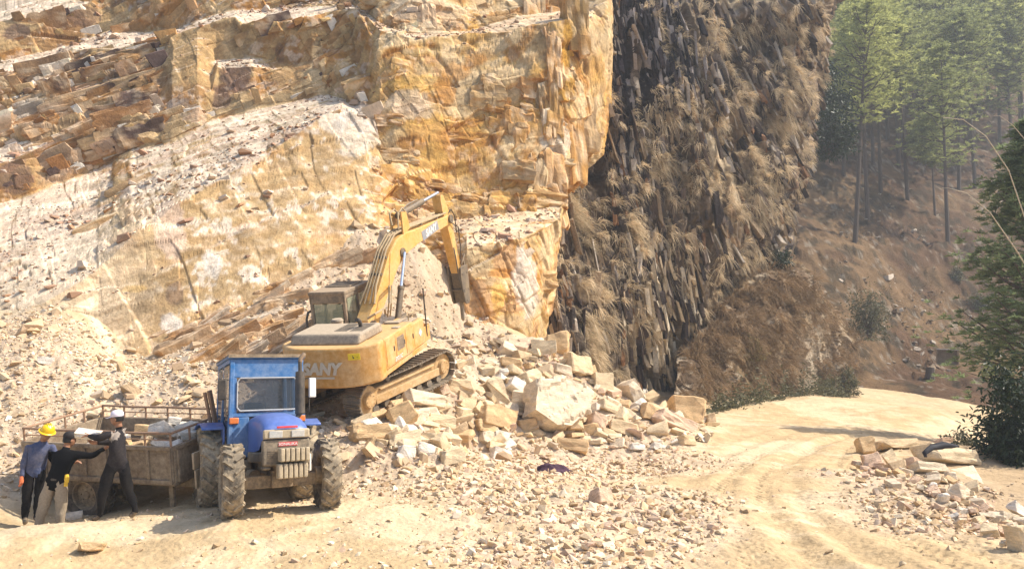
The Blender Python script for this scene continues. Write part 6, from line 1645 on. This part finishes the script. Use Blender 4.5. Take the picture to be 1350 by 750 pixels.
def person(loc, J, mats, head, look, label, hands, hand_mats=(None, None)):
    """J: joints; mats: dict segment->material slot; head: centre; look: gaze direction; hands: (wrist, direction, palm normal)"""
    slots = [M_skin] + mats["list"]
    V, E, Rr, seg = [], [], [], []
    idx = {}
    def node(n, p, r):
        idx[n] = len(V); V.append(Vector(p)); Rr.append(r); return idx[n]
    def link(a, b, s): E.append((idx[a], idx[b])); seg.append(s)
    for n, (p, r) in J.items(): node(n, p, r)
    S = mats
    chain = [("pelvis", "waist", S["top"]), ("waist", "chest", S["top"]), ("chest", "neck0", S["top"]), ("neck0", "neck1", 0), ("neck1", "headc", 0)]
    for s in "RL":
        chain += [("chest", "sh" + s, S.get("shoulder", S["top"])), ("sh" + s, "el" + s, S["sleeve"]), ("el" + s, "wr" + s, S["sleeve"]), ("pelvis", "hip" + s, S["leg"]), ("hip" + s, "kn" + s, S["leg"]), ("kn" + s, "an" + s, S["leg"]), ("an" + s, "toe" + s, S["shoe"])]
    for a, b, s in chain: link(a, b, s)
    me = bpy.data.meshes.new("person"); me.from_pydata([tuple(v) for v in V], E, [])
    o = bpy.data.objects.new("person", me); COL.objects.link(o)
    sk = o.modifiers.new("skin", 'SKIN'); sk.use_smooth_shade = True; sk.branch_smoothing = .6
    for i, d in enumerate(me.skin_vertices[0].data):
        r = Rr[i]; d.radius = r if isinstance(r, tuple) else (r, r); d.use_root = (i == idx["pelvis"])
    sub = o.modifiers.new("sub", 'SUBSURF'); sub.levels = 2; sub.render_levels = 2
    dg = bpy.context.evaluated_depsgraph_get(); body = bpy.data.meshes.new_from_object(o.evaluated_get(dg))
    o.modifiers.clear()
    bm = bmesh.new(); bm.from_mesh(body); bmesh.ops.recalc_face_normals(bm, faces=bm.faces)
    for f in bm.faces:
        c = f.calc_center_median(); best = None
        for (a, b), s in zip(E, seg):
            pa, pb = V[a], V[b]; d = pb - pa; t = max(0, min(1, (c - pa).dot(d) / max(d.length_squared, 1e-9))); ra = Rr[a] if not isinstance(Rr[a], tuple) else Rr[a][0]; rb = Rr[b] if not isinstance(Rr[b], tuple) else Rr[b][0]
            q = (c - (pa + d * t)).length - (ra * (1 - t) + rb * t)
            if best is None or q < best[0]: best = (q, s)
        f.material_index = best[1]; f.smooth = True
    # cloth folds
    co = np.array([v.co for v in bm.verts]); off = np.array([loc.x, loc.y, 0]) * 3
    dsp = (fbm(co * np.array([1, 1, 1.6]) + off, 9, 3, 5) - .5) * .042
    bm.normal_update()
    for v, d in zip(bm.verts, dsp):
        if v.co.z < V[idx["neck0"]].z - .05: v.co += v.normal * float(d)
    # head with face
    look = Vector(look).normalized(); up = Vector((0, 0, 1)); up = (up - look * up.dot(look)).normalized(); sd = look.cross(up)
    Mh = Matrix(((sd.x, look.x, up.x, head[0]), (sd.y, look.y, up.y, head[1]), (sd.z, look.z, up.z, head[2]), (0, 0, 0, 1)))
    hb = bmesh.new(); bmesh.ops.create_uvsphere(hb, u_segments=20, v_segments=16, radius=1)
    for v in hb.verts:
        x, y, z = v.co; x *= .077; y *= .096; z *= .118
        if z < 0: x *= 1 + z * 2.2; y = y * (1 + z * .9) + (.018 if y > 0 else 0) * min(1, -z * 12)
        v.co = (x, y, z)
    def lump(c, r, s):
        g = bmesh.ops.create_uvsphere(hb, u_segments=8, v_segments=6, radius=1)
        for v in g["verts"]: v.co = Vector((v.co.x * r * s[0], v.co.y * r * s[1], v.co.z * r * s[2])) + Vector(c)
    lump((0, .098, -.018), .016, (.8, 1.1, 1.5)); lump((.078, .0, -.012), .026, (.35, .8, 1.1)); lump((-.078, .0, -.012), .026, (.35, .8, 1.1)); lump((0, .090, -.062), .014, (1.7, .6, .5)); lump((.03, .088, .012), .012, (1.2, .5, .7)); lump((-.03, .088, .012), .012, (1.2, .5, .7)); lump((0, .080, .028), .012, (4.2, .6, .5))
    for f in hb.faces: f.smooth = True
    hb.transform(Mh); tmp = bpy.data.meshes.new("t"); hb.to_mesh(tmp); hb.free(); bm.from_mesh(tmp); bpy.data.meshes.remove(tmp)
    # hands: palm, four fingers, thumb
    gl = []
    for (wr, dr, nr, curl), hm in zip(hands, hand_mats):
        wr, dr, nr = Vector(wr), Vector(dr).normalized(), Vector(nr); nr = (nr - dr * nr.dot(dr)).normalized(); sx = dr.cross(nr)
        h = MB(); 
        h.tube([wr - dr * .03, wr + dr * .015, wr + dr * .05, wr + dr * .088], [.027, .030, .036, .030], 8)
        for i, (x, ln) in enumerate(((-.030, .066), (-.010, .078), (.011, .073), (.031, .056))):
            a = wr + dr * .082 + sx * x; b_ = a + (dr * math.cos(curl) - nr * math.sin(curl)) * ln * .5; c_ = b_ + (dr * math.cos(curl * 2.2) - nr * math.sin(curl * 2.2)) * ln * .5
            h.tube([a, b_, c_], [.0105, .0095, .0075], 6)
        a = wr + dr * .03 - sx * .028; b_ = a + (dr * .7 - sx * .8 - nr * .3).normalized() * .034; c_ = b_ + (dr * .9 - sx * .1 - nr * .5).normalized() * .030; h.tube([a, b_, c_], [.013, .0115, .009], 6)
        if hm is None:
            t2 = bpy.data.meshes.new("t"); t2.from_pydata(h.v, [], h.f); bm.from_mesh(t2); bpy.data.meshes.remove(t2)
        else: gl.append((h, hm))
    nb = bpy.data.meshes.new("person"); bmesh.ops.recalc_face_normals(bm, faces=bm.faces); 
    for m in slots: nb.materials.append(m)
    bm.to_mesh(nb); bm.free()
    o.data = nb; bpy.data.meshes.remove(me); bpy.data.meshes.remove(body)
    o.location = loc; tag(o, label, "person")
    for h, hm in gl: h.build("glove", hm, o, smooth_shade=True)
    return o, Mh
def headgear(o, Mh, kind, mat, hair=True):
    if hair:
        h = MB(Mh); n, k = 16, 6; vs, fs = [], []
        for j in range(k):
            e = -.45 + j * (1.9 / (k - 1))
            for i in range(n):
                a = 2 * math.pi * i / n; lo = e if not (math.sin(a) > .25) else max(e, .55)
                vs.append((.084 * math.cos(lo) * math.cos(a), .104 * math.cos(lo) * math.sin(a) - .006, .124 * math.sin(lo) + .004))
        fs = [(j * n + i, j * n + (i + 1) % n, (j + 1) * n + (i + 1) % n, (j + 1) * n + i) for j in range(k - 1) for i in range(n)] + [tuple((k - 1) * n + i for i in range(n))]
        h.add(vs, fs); h.build("hair", M_hair, o, smooth_shade=True)
    T = Mh @ Matrix.Translation((0, -.006, .045)) @ Matrix.Diagonal((.90, .90, .95, 1) if kind == 'helmet' else (1, 1, 1, 1))
    if kind == "helmet":
        h = MB(T); h.lathe([(.150, -.012), (.152, 0), (.125, .012), (.120, .05), (.098, .098), (.06, .124), (.0005, .132), (.0005, .120), (.055, .112), (.09, .09), (.112, .05), (.117, .005)], (0, .012, .0), 'Z', 28)
        for x in (-.035, 0, .035): h.tube([(x, .10, .075), (x, .05, .125), (x, -.03, .14), (x, -.09, .09)], .010, 6)
        h.build("helmet", mat, o, smooth_shade=True)
    else:
        h = MB(T); h.lathe([(.097, -.012), (.104, .01), (.100, .045), (.075, .082), (.035, .098), (.0005, .10), (.0005, .09), (.07, .07), (.092, .03), (.090, -.012)], (0, .0, .0), 'Z', 24)
        vs = []; n = 9
        for t in (0, .008):
            for i in range(n):
                a = math.pi * (.14 + .72 * i / (n - 1)); vs.append((.098 * math.cos(a), .098 * math.sin(a), -.008 + t))
            for i in range(n):
                a = math.pi * (.14 + .72 * (n - 1 - i) / (n - 1)); vs.append((.088 * math.cos(a), .085 + .098 * math.sin(a), -.026 + t))
        m = 2 * n; h.add(vs, [tuple(range(m - 1, -1, -1)), tuple(range(m, 2 * m))] + [(i, (i + 1) % m, m + (i + 1) % m, m + i) for i in range(m)])
        h.build("cap", mat, o, smooth_shade=True)

def people():
    # first: yellow helmet, head bowed, arm hanging
    L1 = Vector(P(37, 689.5, 13.3))
    J = dict(pelvis=((.07, 0, .90), (.15, .12)), waist=((.09, 0, 1.02), (.165, .13)), chest=((.15, -.01, 1.26), (.17, .125)), neck0=((.19, -.03, 1.41), .07), neck1=((.22, -.05, 1.47), .055), headc=((.27, -.07, 1.54), .06),
             shR=((-.01, -.09, 1.33), .075), elR=((-.07, -.09, 1.05), .062), wrR=((-.06, -.15, .81), .036), shL=((.32, .05, 1.33), .075), elL=((.42, .02, 1.08), .052), wrL=((.55, -.06, .98), .036),
             hipR=((.0, -.03, .86), .118), knR=((-.01, -.06, .47), .088), anR=((-.05, -.02, .09), .058), toeR=((.04, -.15, .03), .04), hipL=((.14, .04, .86), .118), knL=((.15, .03, .47), .088), anL=((.10, .06, .09), .058), toeL=((.22, -.02, .03), .04))
    o, Mh = person(L1, J, dict(list=[M_shirt, M_navy, M_shoe], top=1, sleeve=1, leg=2, shoe=3), (.28, -.08, 1.555), (.80, -.42, -.50), "worker in a yellow helmet and blue shirt looking down at the left of the group",
                   [((-.06, -.155, .80), (.1, -.1, -1), (1, 0, 0), .35), ((.555, -.065, .975), (1, -.4, -.3), (0, 0, 1), .5)], (M_gorange, M_gorange))
    headgear(o, Mh, "helmet", M_helm)
    # second: black jumper and cap, back turned, reaching right
    L2 = Vector(P(63, 705, 12.8))
    J = dict(pelvis=((.10, 0, .86), (.155, .12)), waist=((.12, 0, .98), (.17, .135)), chest=((.17, .03, 1.25), (.18, .125)), neck0=((.19, .05, 1.41), .07), neck1=((.20, .07, 1.47), .056), headc=((.22, .09, 1.54), .06),
             shR=((.36, .04, 1.34), .078), elR=((.62, .10, 1.28), .062), wrR=((.82, .14, 1.42), .037), shL=((-.01, .03, 1.34), .078), elL=((-.05, .20, 1.10), .062), wrL=((.14, .36, 1.14), .037),
             hipL=((.0, 0, .82), .122), knL=((-.10, -.01, .46), .092), anL=((-.20, .03, .09), .062), toeL=((-.24, .15, .03), .042), hipR=((.20, 0, .82), .122), knR=((.19, .0, .46), .092), anR=((.17, .04, .09), .062), toeR=((.22, .17, .03), .042))
    o, Mh = person(L2, J, dict(list=[M_jump, M_beige, M_shoe], top=1, sleeve=1, leg=2, shoe=3), (.225, .095, 1.56), (.55, .80, -.12), "worker in a black jumper, black cap and beige trousers with his back turned, reaching right",
                   [((.82, .14, 1.42), (.75, .1, .55), (-.3, -.9, .2), .5), ((.14, .36, 1.14), (.9, .3, .2), (0, 0, 1), .5)])
    headgear(o, Mh, "cap", M_capb)
    bl = MB(); bl.lathe([(.150, -.02), (.156, 0), (.150, .02)], (.112, 0, .93), 'Z', 24); 
    for i in range(len(bl.v)): x, y, z = bl.v[i]; bl.v[i] = (x, y * .80, z)
    bl.build("belt", M_blk, o)
    g = MB(); g.tube([(.295, -.05, 1.0), (.31, -.07, .93), (.315, -.075, .87)], [.03, .04, .03], 8)
    for k in range(4): g.tube([(.30 + .014 * (k - 1.5), -.075, .88), (.305 + .016 * (k - 1.5), -.08, .81)], .010, 6)
    g.build("glove", M_gyel, o, smooth_shade=True)
    # third: white cap, wide stance, passing the stone
    L3 = Vector(P(150, 686.5, 12.65))
    J = dict(pelvis=((.02, 0, .93), (.17, .14)), waist=((.01, 0, 1.06), (.17, .15)), chest=((.02, 0, 1.34), (.16, .135)), neck0=((.02, -.01, 1.52), .068), neck1=((.01, -.01, 1.58), .055), headc=((-.01, -.02, 1.65), .06),
             shR=((-.02, -.15, 1.45), .078), elR=((-.22, -.21, 1.38), .062), wrR=((-.43, -.12, 1.41), .036), shL=((.03, .16, 1.45), .078), elL=((-.18, .20, 1.27), .062), wrL=((-.38, .04, 1.27), .036),
             hipR=((-.05, -.05, .90), .122), knR=((-.16, -.08, .50), .090), anR=((-.20, -.05, .10), .058), toeR=((-.32, -.10, .04), .04), hipL=((.09, .05, .90), .122), knL=((.17, .07, .52), .090), anL=((.31, .10, .14), .058), toeL=((.22, .06, .05), .04))
    o, Mh = person(L3, J, dict(list=[M_check, M_navy, M_shoe, M_greysh], top=1, sleeve=1, shoulder=4, leg=2, shoe=3), (-.015, -.025, 1.68), (-1, -.10, -.10), "worker in a white cap and dark check shirt handing over a white stone",
                   [((-.43, -.12, 1.41), (-1, .2, .2), (0, -.4, 1), .55), ((-.38, .04, 1.27), (-1, .1, .1), (0, .2, -1), .5)])
    headgear(o, Mh, "cap", M_capw)
    s = stone("rock", L3 + Vector((-.50, -.02, 1.42)), (.40, .30, .12), (.25, .16, .2), 7001, SM[6], jag=.35, detail=1)
    tag(s, "flat white stone held up between two workers", "rock")
people()
# ---------------------------------------------------------------- small things left about
def rag(name, c, size, mat, seed, label, cat, lump=.5):
    rs = np.random.default_rng(seed); n = 34; u = np.linspace(-1, 1, n); X, Y = np.meshgrid(u, u)
    p = np.stack([X * 2, Y * 2, 0 * X + seed], -1); m = np.clip(1 - np.hypot(X, Y) ** 2.4 + (fbm(p, 1.3, 3, seed) - .5) * .9, 0, 1)
    Z = m * lump * (.5 + fbm(p, 1.8, 4, seed + 3)) ; Xs = X * size[0] / 2 * (1 + (fbm(p, 1, 2, seed + 5) - .5) * .6); Ys = Y * size[1] / 2 * (1 + (fbm(p, 1, 2, seed + 6) - .5) * .6)
    keep = np.hypot(X, Y) < 1 + .3 * (fbm(p, 1.6, 2, seed + 8) - .5)
    top = np.stack([Xs, Ys, Z * size[2]], -1).reshape(-1, 3); bot = top * np.array([1, 1, 0]) + np.array([0, 0, -.03])
    F = grid_faces(n, n); F = F[keep.ravel()[F].all(1)]
    V = np.vstack([top, bot]); F2 = F[:, ::-1] + n * n
    o = mesh_obj(name, V, np.vstack([F, F2]), mat, smooth_shade=True); o.location = c
    return tag(o, label, cat)
def small():
    c = gh(728, 623)
    rag("cloth", c + Vector((0, 0, .02)), (.85, .5, .34), plain_mat("purple_black_cloth", (.035, .016, .03), .85, dirt=.1, dirtcol=(.25, .1, .16), scale=5), 3, "crumpled dark purple cloth lying on the gravel", "cloth")
    rag("plastic_bag", gh(744, 622) + Vector((0, 0, .02)), (.28, .22, .16), plain_mat("pale_plastic", (.72, .66, .72), .35, scale=9), 5, "small pale plastic scrap beside the purple cloth", "litter")
    # jacket thrown over the roadside slab
    d = gh(1240, 615).y + .1
    a, b, e = Vector(P(1219, 597, d - .35)), Vector(P(1236, 589, d - .1)), Vector(P(1262, 588, d))
    j = MB(); j.tube([a + Vector((0, -.03, -.08)), a, a.lerp(b, .5) + Vector((0, 0, .05)), b, b.lerp(e, .5) + Vector((0, 0, .03)), e], [.03, .05, .06, .075, .065, .03], 10)
    j.tube([b + Vector((-.1, .1, .02)), b.lerp(e, .4) + Vector((0, .12, .05)), e + Vector((.08, .05, -.01))], [.04, .055, .03], 8)
    k = bmesh.new(); me = bpy.data.meshes.new("jacket"); me.from_pydata(j.v, [], j.f); k.from_mesh(me); bmesh.ops.subdivide_edges(k, edges=k.edges, cuts=2, use_grid_fill=True); bmesh.ops.recalc_face_normals(k, faces=k.faces)
    co = np.array([v.co for v in k.verts]); dn = (fbm(co, 7, 3, 9) - .5) * .05; k.normal_update()
    for v, q in zip(k.verts, dn): v.co += v.normal * float(q)
    for f in k.faces: f.smooth = True
    k.to_mesh(me); k.free(); me.materials.append(plain_mat("black_jacket", (.018, .018, .024), .8, scale=8)); o = bpy.data.objects.new("jacket", me); COL.objects.link(o)
    tag(o, "black jacket thrown over the biggest roadside slab", "jacket")
    # open metal bucket on the bank above the road
    p = fh(1238, 480) + Vector((0, -1.2, -.1)); R = empty("metal_box", p, (0, .04, math.radians(-28)))
    tag(R, "dark open metal box with a pale rim standing on the bank above the road", "metal box")
    m = MB(); m.prism([(-.75, 1.25), (.68, 1.25), (.72, .12), (.40, 0), (-.5, 0), (-.72, .12)], .40, .46); m.span((-.78, -.40, .1), (-.73, .40, 1.25)); m.span((.70, -.40, .1), (.75, .40, 1.25)); m.span((-.6, -.35, .0), (.6, .40, .05)); m.build("shell", M_rust, R, bevel=.01)
    m = MB(); m.span((-.80, -.46, 1.255), (.78, .46, 1.33)); m.build("rim", plain_mat("pale_metal_rim", (.55, .50, .45), .6, scale=6), R, bevel=.01)
    s = MB(); q = fh(1216, 497) + Vector((0, -1, -.1)); s.tube([q, q + Vector((.05, 0, .5)), q + Vector((.1, 0, .85))], [.34, .30, .28], 10); tag(s.build("tree_stump", M_bark), "short dark stump below the metal box by the far road", "stump")
small()

haze()
